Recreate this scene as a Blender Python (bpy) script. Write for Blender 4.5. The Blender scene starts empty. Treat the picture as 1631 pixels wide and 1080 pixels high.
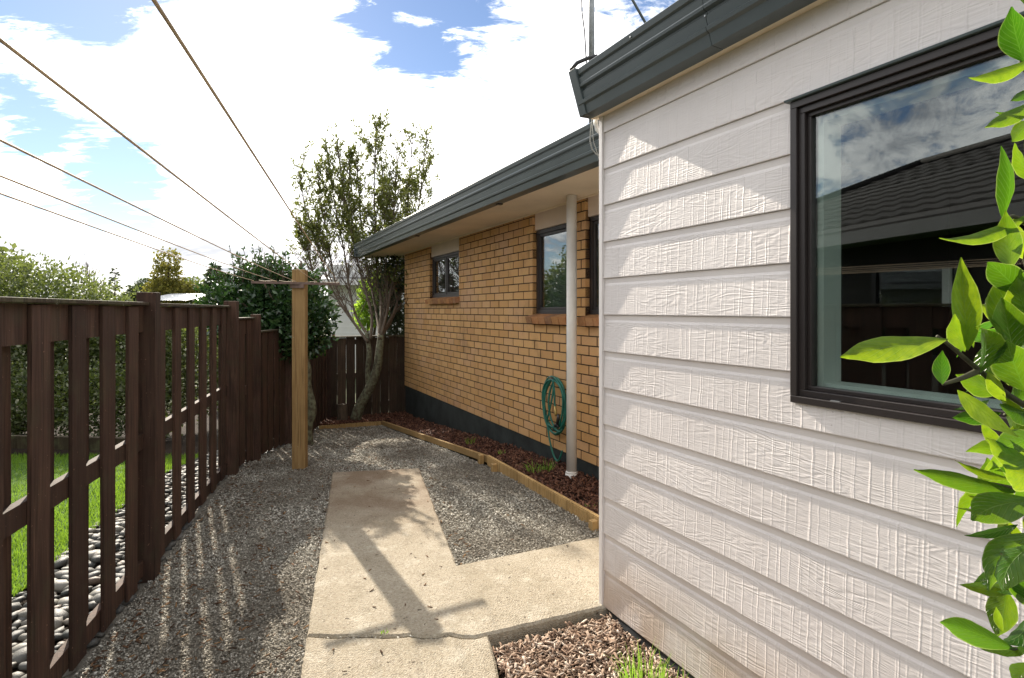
import bpy, math, random
import numpy as np
from mathutils import Vector, Matrix, Euler
random.seed(7); rng = np.random.default_rng(7)
sc = bpy.context.scene
COL = sc.collection
R = math.radians
EYE = 1.53
F = 875.0; CX = 815.5; HY = 494.0

# ------------------------------------------------------------------ camera, sky, sun, exposure
cam_d = bpy.data.cameras.new('camera'); cam = bpy.data.objects.new('camera', cam_d); COL.objects.link(cam)
cam.location = (0, 0, EYE); cam.rotation_euler = (R(90), 0, 0)
cam_d.sensor_width = 36; cam_d.lens = F/1631*36; cam_d.shift_y = -(540-HY)/1631
cam_d.clip_start = 0.05; cam_d.clip_end = 2000
sc.camera = cam
SUN_AZ = -31.0; SUN_EL = 30.0
sd = Vector((math.sin(R(SUN_AZ))*math.cos(R(SUN_EL)), math.cos(R(SUN_AZ))*math.cos(R(SUN_EL)), math.sin(R(SUN_EL))))
sun_d = bpy.data.lights.new('sun', 'SUN'); sun = bpy.data.objects.new('sun', sun_d); COL.objects.link(sun)
sun_d.energy = 4.7; sun_d.angle = R(0.53); sun_d.color = (1, .90, .76)
sun.rotation_euler = sd.to_track_quat('Z', 'Y').to_euler(); sun.location = (0, 0, 20)
sc.view_settings.view_transform = 'Standard'; sc.view_settings.look = 'None'
sc.view_settings.exposure = 0.98; sc.view_settings.gamma = 1; sc.view_settings.use_curve_mapping = False

def nn(nt, typ, **kw):
    n = nt.nodes.new(typ)
    for k, v in kw.items():
        if hasattr(n, k): setattr(n, k, v)
        else: n.inputs[k].default_value = v
    return n
def mth(nt, op, a, b=None, c=None, clamp=False):
    n = nt.nodes.new('ShaderNodeMath'); n.operation = op; n.use_clamp = clamp
    for i, v in enumerate((a, b, c)):
        if v is None: continue
        if isinstance(v, (int, float)): n.inputs[i].default_value = v
        else: nt.links.new(v, n.inputs[i])
    return n.outputs[0]
def mixc(nt, fac, a, b):
    n = nt.nodes.new('ShaderNodeMix'); n.data_type = 'RGBA'
    for i, v in ((0, fac), (6, a), (7, b)):
        if isinstance(v, (int, float)): n.inputs[i].default_value = v
        elif isinstance(v, (tuple, list)): n.inputs[i].default_value = (*v[:3], 1)
        else: nt.links.new(v, n.inputs[i])
    return n.outputs[2]
def maprange(nt, v, a, b, c=0.0, d=1.0, smooth=False):
    n = nt.nodes.new('ShaderNodeMapRange'); n.interpolation_type = 'SMOOTHSTEP' if smooth else 'LINEAR'
    nt.links.new(v, n.inputs[0])
    for i, x in enumerate((a, b, c, d)): n.inputs[i+1].default_value = x
    return n.outputs[0]

world = bpy.data.worlds.new('World'); sc.world = world; world.use_nodes = True
nt = world.node_tree; nt.nodes.clear()
sky = nn(nt, 'ShaderNodeTexSky', sky_type='NISHITA', sun_disc=False)
sky.sun_elevation = R(SUN_EL); sky.sun_rotation = R(SUN_AZ % 360); sky.air_density = 1.0; sky.dust_density = .1; sky.ozone_density = 1.5
tc = nn(nt, 'ShaderNodeTexCoord')
sep = nn(nt, 'ShaderNodeSeparateXYZ'); nt.links.new(tc.outputs['Generated'], sep.inputs[0])
zc = mth(nt, 'MAXIMUM', sep.outputs[2], 0.0); zc = mth(nt, 'ADD', zc, 0.16)
px = mth(nt, 'DIVIDE', sep.outputs[0], zc); py = mth(nt, 'DIVIDE', sep.outputs[1], zc)
cmb = nn(nt, 'ShaderNodeCombineXYZ'); nt.links.new(px, cmb.inputs[0]); nt.links.new(py, cmb.inputs[1]); cmb.inputs[2].default_value = 3.7
n1 = nn(nt, 'ShaderNodeTexNoise'); n1.inputs['Scale'].default_value = 1.15; n1.inputs['Detail'].default_value = 12; n1.inputs['Roughness'].default_value = .62; n1.inputs['Distortion'].default_value = .25
nt.links.new(cmb.outputs[0], n1.inputs['Vector'])
n3 = nn(nt, 'ShaderNodeTexNoise'); n3.inputs['Scale'].default_value = 5.5; n3.inputs['Detail'].default_value = 10; n3.inputs['Roughness'].default_value = .68; n3.inputs['Distortion'].default_value = .5
mp3 = nn(nt, 'ShaderNodeMapping'); mp3.inputs['Scale'].default_value = (.7, 1.5, 1); mp3.inputs['Rotation'].default_value = (0, 0, .5); nt.links.new(cmb.outputs[0], mp3.inputs[0]); nt.links.new(mp3.outputs[0], n3.inputs['Vector'])
def dirmask(x, y, rad, amt):
    # soft patch of more / less cloud round one direction of the sky
    v = Vector(((x-CX)/F, 1, (HY-y)/F)).normalized()
    d = nn(nt, 'ShaderNodeVectorMath', operation='DOT_PRODUCT'); nt.links.new(tc.outputs['Generated'], d.inputs[0]); d.inputs[1].default_value = v
    return mth(nt, 'MULTIPLY', maprange(nt, d.outputs['Value'], math.cos(R(rad)), 1.0, 0, 1, True), amt)
cov = mth(nt, 'ADD', mth(nt, 'MULTIPLY_ADD', mth(nt, 'SUBTRACT', n1.outputs['Fac'], .5), 1.9, .64), mth(nt, 'MULTIPLY', mth(nt, 'SUBTRACT', n3.outputs['Fac'], .5), 2.2))
for a in ((550, 80, 7, -.45), (650, 40, 9, -.45), (740, 75, 8, -.40), (30, -25, 9, -.70), (210, -25, 8, -.58), (1000, 0, 17, -.42), (110, 262, 6, -.48), (195, 300, 5, -.52), (15, 192, 4, -.5), (255, 238, 4, -.45), (150, 140, 12, .25), (60, 340, 8, .2), (450, 190, 16, .5), (800, 210, 12, .35), (560, 350, 18, .4), (880, 130, 8, .25)):
    cov = mth(nt, 'ADD', cov, dirmask(*a))
cmask = maprange(nt, cov, .18, .66, 0, 1, True)
n2 = nn(nt, 'ShaderNodeTexNoise'); n2.inputs['Scale'].default_value = 2.6; n2.inputs['Detail'].default_value = 7; n2.inputs['Roughness'].default_value = .55
mp2 = nn(nt, 'ShaderNodeMapping'); mp2.inputs['Location'].default_value = (4, 1, 2); nt.links.new(cmb.outputs[0], mp2.inputs[0]); nt.links.new(mp2.outputs[0], n2.inputs['Vector'])
shade = maprange(nt, mth(nt, 'ADD', mth(nt, 'MULTIPLY', n2.outputs['Fac'], .6), mth(nt, 'MULTIPLY', n3.outputs['Fac'], .4)), .38, .58, 0, 1, True)
dsun = nn(nt, 'ShaderNodeVectorMath', operation='DOT_PRODUCT'); nt.links.new(tc.outputs['Generated'], dsun.inputs[0]); dsun.inputs[1].default_value = sd
glow = maprange(nt, dsun.outputs['Value'], .2, 1.0, 0, 1, True)
glow2 = mth(nt, 'POWER', maprange(nt, dsun.outputs['Value'], .5, 1.0, 0, 1), 3.0)
lowdark = maprange(nt, sep.outputs[2], .0, .16, .0, 1.0, True)
bri = mth(nt, 'ADD', mth(nt, 'MULTIPLY', glow, 2.2), mth(nt, 'MULTIPLY', glow2, 5.0))
bri = mth(nt, 'MULTIPLY', bri, maprange(nt, sep.outputs[2], .0, .28, .0, 1.0, True))
lo = mth(nt, 'ADD', bri, 2.0); hi = mth(nt, 'ADD', bri, 6.2)
cl = nn(nt, 'ShaderNodeMix'); cl.data_type = 'FLOAT'; nt.links.new(shade, cl.inputs[0]); nt.links.new(lo, cl.inputs[2]); nt.links.new(hi, cl.inputs[3])
tint = mixc(nt, shade, (.93, .95, 1.0), (1.0, .975, .94))
vs = nn(nt, 'ShaderNodeVectorMath', operation='SCALE'); nt.links.new(tint, vs.inputs[0]); nt.links.new(cl.outputs[0], vs.inputs['Scale'])
skyv = nn(nt, 'ShaderNodeVectorMath', operation='MULTIPLY'); nt.links.new(sky.outputs[0], skyv.inputs[0]); skyv.inputs[1].default_value = (.46, .465, .50)
skc = mixc(nt, cmask, skyv.outputs[0], vs.outputs[0])
bg = nn(nt, 'ShaderNodeBackground'); bg.inputs[1].default_value = .15; nt.links.new(skc, bg.inputs[0])
out = nn(nt, 'ShaderNodeOutputWorld'); nt.links.new(bg.outputs[0], out.inputs[0])

# ------------------------------------------------------------------ coordinates
LEN = math.hypot(455.5, F)
DU = Vector((-455.5/LEN, F/LEN, 0))          # along the house walls, away from the camera
NW = Vector((F/LEN, 455.5/LEN, 0))           # towards the walls
HANG = math.atan2(DU.y, DU.x)
def H(s, t, z): v = DU*s + NW*t; return Vector((v.x, v.y, z))
def gz(y):
    if y <= 5: return 0.0
    k = min(1.0, (y-5)/4.4); return -.36*(k*k*(3-2*k)*.5+k*.5)
def smx(x, t):                                # s on plane t seen at column x
    zz = t*LEN/(x-360); X = (x-CX)/F*zz
    return DU.x*X + DU.y*zz
def pix(x, y, dep): return Vector(((x-CX)/F*dep, dep, EYE-(y-HY)/F*dep))
FA = lambda y: -1.195-.283*y                  # near part of the left fence
def fenceX(y): return FA(y) if y < 5.2 else FA(5.2)-.108*(y-5.2)

# ------------------------------------------------------------------ object helpers
WL = {}
def link(o, parent, wloc):
    COL.objects.link(o); WL[o.name] = Vector(wloc)
    if parent is not None:
        o.parent = parent; o.location = Vector(wloc) - WL[parent.name]
    else: o.location = wloc
    return o
def tag(o, label=None, cat=None, group=None, kind=None):
    if label: o['label'] = label
    if cat: o['category'] = cat
    if group: o['group'] = group
    if kind: o['kind'] = kind
    return o
def empty(name, loc, label=None, cat=None, group=None, kind=None, parent=None):
    return tag(link(bpy.data.objects.new(name, None), parent, loc), label, cat, group, kind)
class MB:
    def __init__(s): s.v = []; s.f = []
    def add(s, vs, fs):
        n = len(s.v); s.v += [Vector(a) for a in vs]; s.f += [tuple(i+n for i in f) for f in fs]; return s
    def box(s, c, ax, sz, bev=0):
        c = Vector(c); a = [Vector(x).normalized()*(h/2) for x, h in zip(ax, sz)]
        vs = [c+a[0]*i+a[1]*j+a[2]*k for i in (-1, 1) for j in (-1, 1) for k in (-1, 1)]
        fs = [(0, 1, 3, 2), (4, 6, 7, 5), (0, 4, 5, 1), (2, 3, 7, 6), (0, 2, 6, 4), (1, 5, 7, 3)]
        if a[0].cross(a[1]).dot(a[2]) < 0: fs = [f[::-1] for f in fs]
        return s.add(vs, fs)
    def hbox(s, s0, s1, t0, t1, z0, z1):
        return s.box(H((s0+s1)/2, (t0+t1)/2, (z0+z1)/2), (DU, NW, (0, 0, 1)), (abs(s1-s0), abs(t1-t0), abs(z1-z0)))
    def tube(s, pts, rad, n=8, cap=True):
        pts = [Vector(p) for p in pts]; m = len(pts)
        if not hasattr(rad, '__len__'): rad = [rad]*m
        if len(rad) != m: rad = [float(np.interp(i/(m-1), np.linspace(0, 1, len(rad)), rad)) for i in range(m)]
        base = len(s.v); up = None
        for i, p in enumerate(pts):
            d = (pts[min(i+1, m-1)]-pts[max(i-1, 0)])
            d = d.normalized() if d.length > 1e-9 else Vector((0, 0, 1))
            if up is None: up = Vector((0, 0, 1)) if abs(d.z) < .9 else Vector((1, 0, 0))
            x = d.cross(up)
            if x.length < 1e-5: x = d.cross(Vector((.3, 1, .2)))
            x.normalize(); y = x.cross(d).normalized(); up = y
            for k in range(n):
                a = 2*math.pi*k/n; s.v.append(p+(x*math.cos(a)+y*math.sin(a))*rad[i])
        for i in range(m-1):
            for k in range(n):
                a = base+i*n+k; b = base+i*n+(k+1) % n; s.f.append((a, b, b+n, a+n))
        if cap:
            s.f.append(tuple(base+k for k in range(n))[::-1]); s.f.append(tuple(base+(m-1)*n+k for k in range(n)))
        return s
    def extrude(s, prof, a, b):
        # prof: list of (t, z) in the house frame, swept from s=a to s=b
        n = len(prof); vs = [H(a, t, z) for t, z in prof]+[H(b, t, z) for t, z in prof]
        fs = [(i, (i+1) % n, (i+1) % n+n, i+n) for i in range(n)]
        return s.add(vs, fs+[tuple(range(n))[::-1], tuple(range(n, 2*n))])
    def build(s, name, mat, parent=None, smooth=False, bevel=0, loc=None, label=None, cat=None, group=None, kind=None):
        me = bpy.data.meshes.new(name)
        if loc is None:
            lo = Vector([min(v[i] for v in s.v) for i in range(3)]); hi_ = Vector([max(v[i] for v in s.v) for i in range(3)])
            loc = (lo+hi_)/2; loc.z = lo.z
        loc = Vector(loc)
        me.from_pydata([v-loc for v in s.v], [], s.f); me.materials.append(mat)
        if smooth: me.polygons.foreach_set('use_smooth', [True]*len(me.polygons))
        o = bpy.data.objects.new(name, me); link(o, parent, loc)
        if bevel:
            b = o.modifiers.new('bevel', 'BEVEL'); b.width = bevel; b.segments = 2; b.limit_method = 'ANGLE'
        return tag(o, label, cat, group, kind)
def mesh_np(name, V, Fc, mat, parent=None, loc=(0, 0, 0), smooth=False, uv=None, **kw):
    V = np.asarray(V, dtype=np.float32)-np.array(loc, dtype=np.float32); Fc = np.asarray(Fc, dtype=np.int32)
    k = Fc.shape[1]; me = bpy.data.meshes.new(name)
    me.vertices.add(len(V)); me.vertices.foreach_set('co', V.ravel())
    me.loops.add(Fc.size); me.loops.foreach_set('vertex_index', Fc.ravel())
    me.polygons.add(len(Fc)); me.polygons.foreach_set('loop_start', np.arange(0, Fc.size, k, dtype=np.int32))
    if smooth: me.polygons.foreach_set('use_smooth', np.ones(len(Fc), dtype=bool))
    me.materials.append(mat)
    if uv is not None:
        l = me.uv_layers.new(name='UVMap'); l.data.foreach_set('uv', np.asarray(uv, dtype=np.float32)[Fc.ravel()].ravel())
    me.update(calc_edges=True); me.validate()
    o = bpy.data.objects.new(name, me); link(o, parent, loc); return tag(o, **kw)
def rand_rot(n, tilt=3.14):
    a = rng.uniform(0, 2*np.pi, n); b = rng.uniform(-tilt, tilt, n); c = rng.uniform(-tilt, tilt, n)
    ca, sa, cb, sb, cc, s_ = np.cos(a), np.sin(a), np.cos(b), np.sin(b), np.cos(c), np.sin(c)
    M = np.empty((n, 3, 3))
    M[:, 0, 0] = ca*cb; M[:, 0, 1] = ca*sb*s_-sa*cc; M[:, 0, 2] = ca*sb*cc+sa*s_
    M[:, 1, 0] = sa*cb; M[:, 1, 1] = sa*sb*s_+ca*cc; M[:, 1, 2] = sa*sb*cc-ca*s_
    M[:, 2, 0] = -sb; M[:, 2, 1] = cb*s_; M[:, 2, 2] = cb*cc
    return M
def scatter(name, tv, tf, P, S, M, mat, jitter=0, **kw):
    tv = np.asarray(tv, dtype=float); n = len(P)
    T = tv[None]*S[:, None, :]
    if jitter: T = T*(1+rng.uniform(-jitter, jitter, T.shape))
    V = np.einsum('nij,nkj->nki', M, T)+np.asarray(P)[:, None, :]
    Fc = np.asarray(tf)[None]+(np.arange(n)*len(tv))[:, None, None]
    return mesh_np(name, V.reshape(-1, 3), Fc.reshape(-1, len(tf[0])), mat, **kw)
OCT_V = [(1, 0, 0), (-1, 0, 0), (0, 1, 0), (0, -1, 0), (0, 0, 1), (0, 0, -1)]
OCT_F = [(0, 2, 4), (2, 1, 4), (1, 3, 4), (3, 0, 4), (2, 0, 5), (1, 2, 5), (3, 1, 5), (0, 3, 5)]
CHIP_V = [(-1, -.6, -.5), (-1.1, .5, -.4), (1, .7, -.5), (1.2, -.5, -.5), (-.8, -.5, .5), (-.9, .3, .6), (.7, .6, .35), (.9, -.3, .5)]
CHIP_F = [(0, 1, 2), (0, 2, 3), (4, 6, 5), (4, 7, 6), (0, 4, 5), (0, 5, 1), (3, 2, 6), (3, 6, 7), (1, 5, 6), (1, 6, 2), (0, 3, 7), (0, 7, 4)]
def leaves(name, P, D, L, Wd, mat, fold=.35, **kw):
    # P base points, D unit growth directions, L length, Wd half width: two folded triangles pairs per leaf
    n = len(P); P = np.asarray(P, float); D = np.asarray(D, float); D /= np.linalg.norm(D, axis=1)[:, None]+1e-9
    rv = rng.normal(size=(n, 3)); S = np.cross(D, rv); S /= np.linalg.norm(S, axis=1)[:, None]+1e-9
    U = np.cross(S, D); L = np.broadcast_to(L, (n,))[:, None]; Wd = np.broadcast_to(Wd, (n,))[:, None]
    a = P; c = P+D*L-U*L*.12; b = P+D*L*.45+S*Wd+U*Wd*fold; d = P+D*L*.45-S*Wd+U*Wd*fold; m = P+D*L*.5
    V = np.stack([a, b, c, d, m], 1).reshape(-1, 3)
    Fc = (np.array([(0, 1, 4), (1, 2, 4), (0, 4, 3), (4, 2, 3)])[None]+(np.arange(n)*5)[:, None, None]).reshape(-1, 3)
    return mesh_np(name, V, Fc, mat, **kw)

# ------------------------------------------------------------------ materials
def newmat(name):
    m = bpy.data.materials.new(name); m.use_nodes = True; nt = m.node_tree; nt.nodes.clear()
    o = nn(nt, 'ShaderNodeOutputMaterial'); p = nn(nt, 'ShaderNodeBsdfPrincipled'); nt.links.new(p.outputs[0], o.inputs[0])
    return m, nt, p, o
def pos(nt, scale=(1, 1, 1), house=False, obj_off=0.0, rot=None):
    g = nn(nt, 'ShaderNodeNewGeometry'); v = g.outputs['Position']
    if house or rot is not None:
        r = nn(nt, 'ShaderNodeVectorRotate', rotation_type='Z_AXIS'); nt.links.new(v, r.inputs['Vector']); r.inputs['Angle'].default_value = -HANG if house else rot; v = r.outputs[0]
    if obj_off:
        oi = nn(nt, 'ShaderNodeObjectInfo'); k = mth(nt, 'MULTIPLY', oi.outputs['Random'], obj_off)
        a = nn(nt, 'ShaderNodeVectorMath', operation='ADD'); nt.links.new(v, a.inputs[0]); nt.links.new(k, a.inputs[1]); v = a.outputs[0]
    m = nn(nt, 'ShaderNodeMapping'); m.inputs['Scale'].default_value = scale; nt.links.new(v, m.inputs[0]); return m.outputs[0]
def noise(nt, vec, scale, detail=4, rough=.55, dist=0):
    n = nn(nt, 'ShaderNodeTexNoise'); n.inputs['Scale'].default_value = scale; n.inputs['Detail'].default_value = detail
    n.inputs['Roughness'].default_value = rough; n.inputs['Distortion'].default_value = dist; nt.links.new(vec, n.inputs['Vector']); return n.outputs['Fac']
def bump(nt, p, h, dist, strength=1.0):
    b = nn(nt, 'ShaderNodeBump'); b.inputs['Distance'].default_value = dist; b.inputs['Strength'].default_value = strength
    nt.links.new(h, b.inputs['Height']); nt.links.new(b.outputs[0], p.inputs['Normal'])
def irand(nt):
    g = nn(nt, 'ShaderNodeNewGeometry'); oi = nn(nt, 'ShaderNodeObjectInfo')
    return mth(nt, 'FRACT', mth(nt, 'ADD', g.outputs['Random Per Island'], oi.outputs['Random']))
def ramp(nt, f, stops):
    r = nn(nt, 'ShaderNodeValToRGB'); nt.links.new(f, r.inputs[0]); e = r.color_ramp.elements
    while len(e) < len(stops): e.new(.5)
    for x, (p_, c) in zip(e, stops): x.position = p_; x.color = (*c, 1)
    return r.outputs[0]
def simple(name, col, rough=.6, var=.15, scale=8, metal=0, bmp=0, bscale=60, spec=.5):
    m, nt, p, o = newmat(name); v = pos(nt)
    f = noise(nt, v, scale, 5)
    nt.links.new(mixc(nt, maprange(nt, f, .3, .7), tuple(c*(1-var) for c in col), tuple(min(1, c*(1+var)) for c in col)), p.inputs['Base Color'])
    p.inputs['Roughness'].default_value = rough; p.inputs['Metallic'].default_value = metal; p.inputs['Specular IOR Level'].default_value = spec
    if bmp: bump(nt, p, noise(nt, v, bscale, 4), bmp)
    return m
def islandmat(name, stops, rough=.85, bmp=0, spec=.3, patch=None):
    m, nt, p, o = newmat(name); c = ramp(nt, irand(nt), stops)
    if patch:
        f = maprange(nt, noise(nt, pos(nt), patch[0], 3), .4, .62, 0, 1, True); c = mixc(nt, mth(nt, 'MULTIPLY', f, patch[2]), c, patch[1])
    nt.links.new(c, p.inputs['Base Color']); p.inputs['Roughness'].default_value = rough; p.inputs['Specular IOR Level'].default_value = spec
    if bmp: bump(nt, p, noise(nt, pos(nt), 250, 3), bmp)
    return m
def leafmat(name, stops, rough=.4, trans=.4, spec=.4, tcol=(.30, .42, .04), patch=None):
    m, nt, p, o = newmat(name); c = ramp(nt, irand(nt), stops)
    if patch: c = mixc(nt, maprange(nt, noise(nt, pos(nt), patch[0], 2), .42, .6, 0, 1, True), c, patch[1])
    nt.links.new(c, p.inputs['Base Color']); p.inputs['Roughness'].default_value = rough; p.inputs['Specular IOR Level'].default_value = spec
    t = nn(nt, 'ShaderNodeBsdfTranslucent'); t.inputs[0].default_value = (*tcol, 1)
    mx = nn(nt, 'ShaderNodeMixShader'); mx.inputs[0].default_value = trans
    nt.links.new(p.outputs[0], mx.inputs[1]); nt.links.new(t.outputs[0], mx.inputs[2]); nt.links.new(mx.outputs[0], o.inputs[0]); return m

def m_brick(name, stops):
    m, nt, p, o = newmat(name); r = irand(nt); c = ramp(nt, r, stops)
    v = pos(nt); sp = nn(nt, 'ShaderNodeTexVoronoi'); sp.inputs['Scale'].default_value = 260; nt.links.new(v, sp.inputs['Vector'])
    spk = maprange(nt, sp.outputs['Distance'], .12, .34, .65, 0)
    keep = maprange(nt, noise(nt, v, 90, 2), .5, .62)
    c = mixc(nt, mth(nt, 'MULTIPLY', spk, keep), c, (.12, .05, .02))
    c = mixc(nt, maprange(nt, noise(nt, v, 40, 5, .7), .35, .75, 0, .45), c, (.52, .33, .13))
    pale = maprange(nt, noise(nt, pos(nt, (1, 1, 1.4)), 1.3, 3), .5, .72, 0, .45, True)
    c = mixc(nt, pale, c, (.56, .36, .24))
    c = mixc(nt, maprange(nt, noise(nt, pos(nt, (1, 1, .7)), 2.2, 5, .7), .54, .72, 0, .38, True), c, (.20, .12, .055))
    nt.links.new(c, p.inputs['Base Color']); p.inputs['Roughness'].default_value = .85; p.inputs['Specular IOR Level'].default_value = .25
    bump(nt, p, mth(nt, 'SUBTRACT', noise(nt, v, 130, 4, .7), spk), .0016); return m
M_BRICK = m_brick('orange_brick', [(0, (.56, .31, .12)), (.3, (.65, .38, .16)), (.5, (.58, .335, .15)), (.7, (.67, .40, .17)), (.9, (.62, .37, .19)), (1, (.52, .28, .11))])
M_SILL = m_brick('red_sill_brick', [(0, (.30, .12, .05)), (.3, (.46, .20, .08)), (.55, (.20, .09, .055)), (.8, (.50, .25, .09)), (1, (.25, .10, .05))])
M_MORTAR = simple('dark_mortar', (.034, .02, .013), .95, .3, 20, bmp=.003)
M_PLINTH = simple('black_green_plinth', (.022, .028, .026), .8, .5, 5, bmp=.002, bscale=30)

def m_board():
    m, nt, p, o = newmat('weatherboard_paint')
    v = pos(nt, house=True, obj_off=9.0); sp = nn(nt, 'ShaderNodeSeparateXYZ'); nt.links.new(v, sp.inputs[0])
    g = nn(nt, 'ShaderNodeNewGeometry'); sz = nn(nt, 'ShaderNodeSeparateXYZ'); nt.links.new(g.outputs['Position'], sz.inputs[0])
    fr = mth(nt, 'FRACT', mth(nt, 'DIVIDE', mth(nt, 'ADD', sz.outputs[2], 10*.189-1.5055+.189*9), .189))
    mask = maprange(nt, fr, .80, .86, 1, .06, True)
    # upright saw ridges at uneven spacing, slightly wavy
    wob = mth(nt, 'MULTIPLY', noise(nt, pos(nt, (1, 1, 1), True, 3), 14, 2), .01)
    w = mth(nt, 'ADD', sp.outputs[0], wob)
    def ridge(scale, wid, seedoff):
        vo = nn(nt, 'ShaderNodeTexVoronoi', voronoi_dimensions='1D', feature='DISTANCE_TO_EDGE'); vo.inputs['Scale'].default_value = scale
        nt.links.new(mth(nt, 'ADD', w, seedoff), vo.inputs['W']); return maprange(nt, vo.outputs['Distance'], 0, wid, 1, 0, True)
    rg = mth(nt, 'ADD', ridge(15, .07, 0), mth(nt, 'MULTIPLY', ridge(27, .12, 5.3), .5))
    rgm = mth(nt, 'MULTIPLY', rg, maprange(nt, noise(nt, pos(nt, (1, 1, .6), True, 5), 9, 2), .35, .55, .25, 1))
    # lengthwise cathedral grain
    base = noise(nt, pos(nt, (2.0, 2, 11), True, 9), 1.0, 3, .5, .3)
    rings = nn(nt, 'ShaderNodeMath', operation='SINE'); nt.links.new(mth(nt, 'MULTIPLY', base, 95.0), rings.inputs[0])
    fine = noise(nt, pos(nt, (18, 18, 210), True, 9), 1.0, 4, .6)
    amp = maprange(nt, noise(nt, pos(nt, (3, 3, 7), True, 7), 1, 2), .35, .65, .15, 1)
    gr = mth(nt, 'ADD', mth(nt, 'MULTIPLY', mth(nt, 'MULTIPLY', rings.outputs[0], .22), amp), mth(nt, 'MULTIPLY', fine, .7))
    hgt = mth(nt, 'MULTIPLY', mth(nt, 'ADD', mth(nt, 'MULTIPLY', rgm, .66), gr), mask)
    c = mixc(nt, maprange(nt, noise(nt, v, 3, 4), .3, .7), (.72, .675, .655), (.80, .755, .735))
    dirt_bounce = mth(nt, 'MULTIPLY', maprange(nt, sz.outputs[2], .02, .42, .75, 0, True), maprange(nt, noise(nt, pos(nt, (1, 1, 1)), 5, 5), .25, .6))  # dirt on the lowest boards, with warm ground bounce painted into the colour
    c = mixc(nt, dirt_bounce, c, (.52, .40, .30))
    spots = maprange(nt, noise(nt, pos(nt), 60, 2), .74, .80, 0, .5)
    c = mixc(nt, spots, c, (.35, .28, .22))
    nt.links.new(c, p.inputs['Base Color']); p.inputs['Roughness'].default_value = .55; p.inputs['Specular IOR Level'].default_value = .35
    bump(nt, p, hgt, .0019, 1.0); return m
M_BOARD = m_board()
M_TRIM = simple('pale_trim_paint', (.70, .67, .66), .5, .05, 6, bmp=.0004)
M_SOFFIT = simple('cream_soffit_paint', (.80, .68, .52), .7, .08, 2.5, bmp=.0003, bscale=15)
M_INFILL = simple('pale_infill_board', (.74, .62, .52), .7, .06, 3)
M_GUTTER = simple('grey_green_painted_steel', (.075, .095, .10), .35, .10, 4, spec=.6)
M_ROOF = simple('dark_steel_roof', (.06, .07, .075), .5, .2, 3)
M_ALU = simple('dark_bronze_aluminium', (.028, .022, .021), .42, .12, 6, spec=.5)
M_ALUG = simple('grey_flashing', (.10, .13, .135), .45, .12, 6)
M_GALV = simple('galvanised_steel', (.33, .35, .36), .45, .25, 30, metal=.6)
M_PVC = simple('off_white_pvc', (.72, .71, .67), .5, .14, 3, bmp=.0005, bscale=20)
M_BLACK = simple('black_plastic', (.014, .015, .016), .35, .3, 12, bmp=.006, bscale=14)
M_CABLE = simple('grey_cable', (.22, .23, .22), .6)
M_CABLED = simple('black_cable', (.03, .035, .04), .6)
M_LINE = simple('brown_washing_line', (.55, .42, .28), .6, .2, 30)
M_STEEL_BAR = simple('weathered_crossbar', (.16, .11, .09), .7, .3, 30)
M_HOSE = simple('green_garden_hose', (.012, .13, .095), .38, .25, 20)
M_BRASS = simple('brass', (.45, .33, .12), .4, .2, 40, metal=.7)
M_WHITE = simple('white_paint', (.78, .79, .78), .6, .04, 3)
M_DARKROOM = simple('dark_room', (.03, .03, .033), .9, .2, 2)
M_ROOMW = simple('white_inner_lining', (.82, .84, .80), .6, .03, 3)
M_BLIND = simple('grey_green_blind', (.16, .18, .15), .8, .1, 3)
M_TERRA = simple('terracotta', (.55, .14, .07), .7)
def m_glass(name, ior, tint):
    m, nt, p, o = newmat(name); nt.nodes.remove(p)
    g = nn(nt, 'ShaderNodeNewGeometry'); dt = nn(nt, 'ShaderNodeVectorMath', operation='DOT_PRODUCT'); nt.links.new(g.outputs['Normal'], dt.inputs[0]); nt.links.new(g.outputs['Incoming'], dt.inputs[1])
    f0 = ((ior-1)/(ior+1))**2; fac = mth(nt, 'MULTIPLY_ADD', mth(nt, 'POWER', mth(nt, 'SUBTRACT', 1.0, mth(nt, 'ABSOLUTE', dt.outputs['Value'])), 5.0), 1-f0, f0)
    tr = nn(nt, 'ShaderNodeBsdfTransparent'); tr.inputs[0].default_value = (*tint, 1)
    gl = nn(nt, 'ShaderNodeBsdfGlossy'); gl.inputs['Roughness'].default_value = .004; gl.inputs[0].default_value = (.95, .98, 1, 1)
    mx = nn(nt, 'ShaderNodeMixShader'); nt.links.new(fac, mx.inputs[0]); nt.links.new(tr.outputs[0], mx.inputs[1]); nt.links.new(gl.outputs[0], mx.inputs[2])
    nt.links.new(mx.outputs[0], o.inputs[0]); return m
M_GLASS = m_glass('window_glass', 2.1, (.80, .84, .82))
M_GLASSN = m_glass('large_window_glass', 2.0, (.82, .88, .86))

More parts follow.
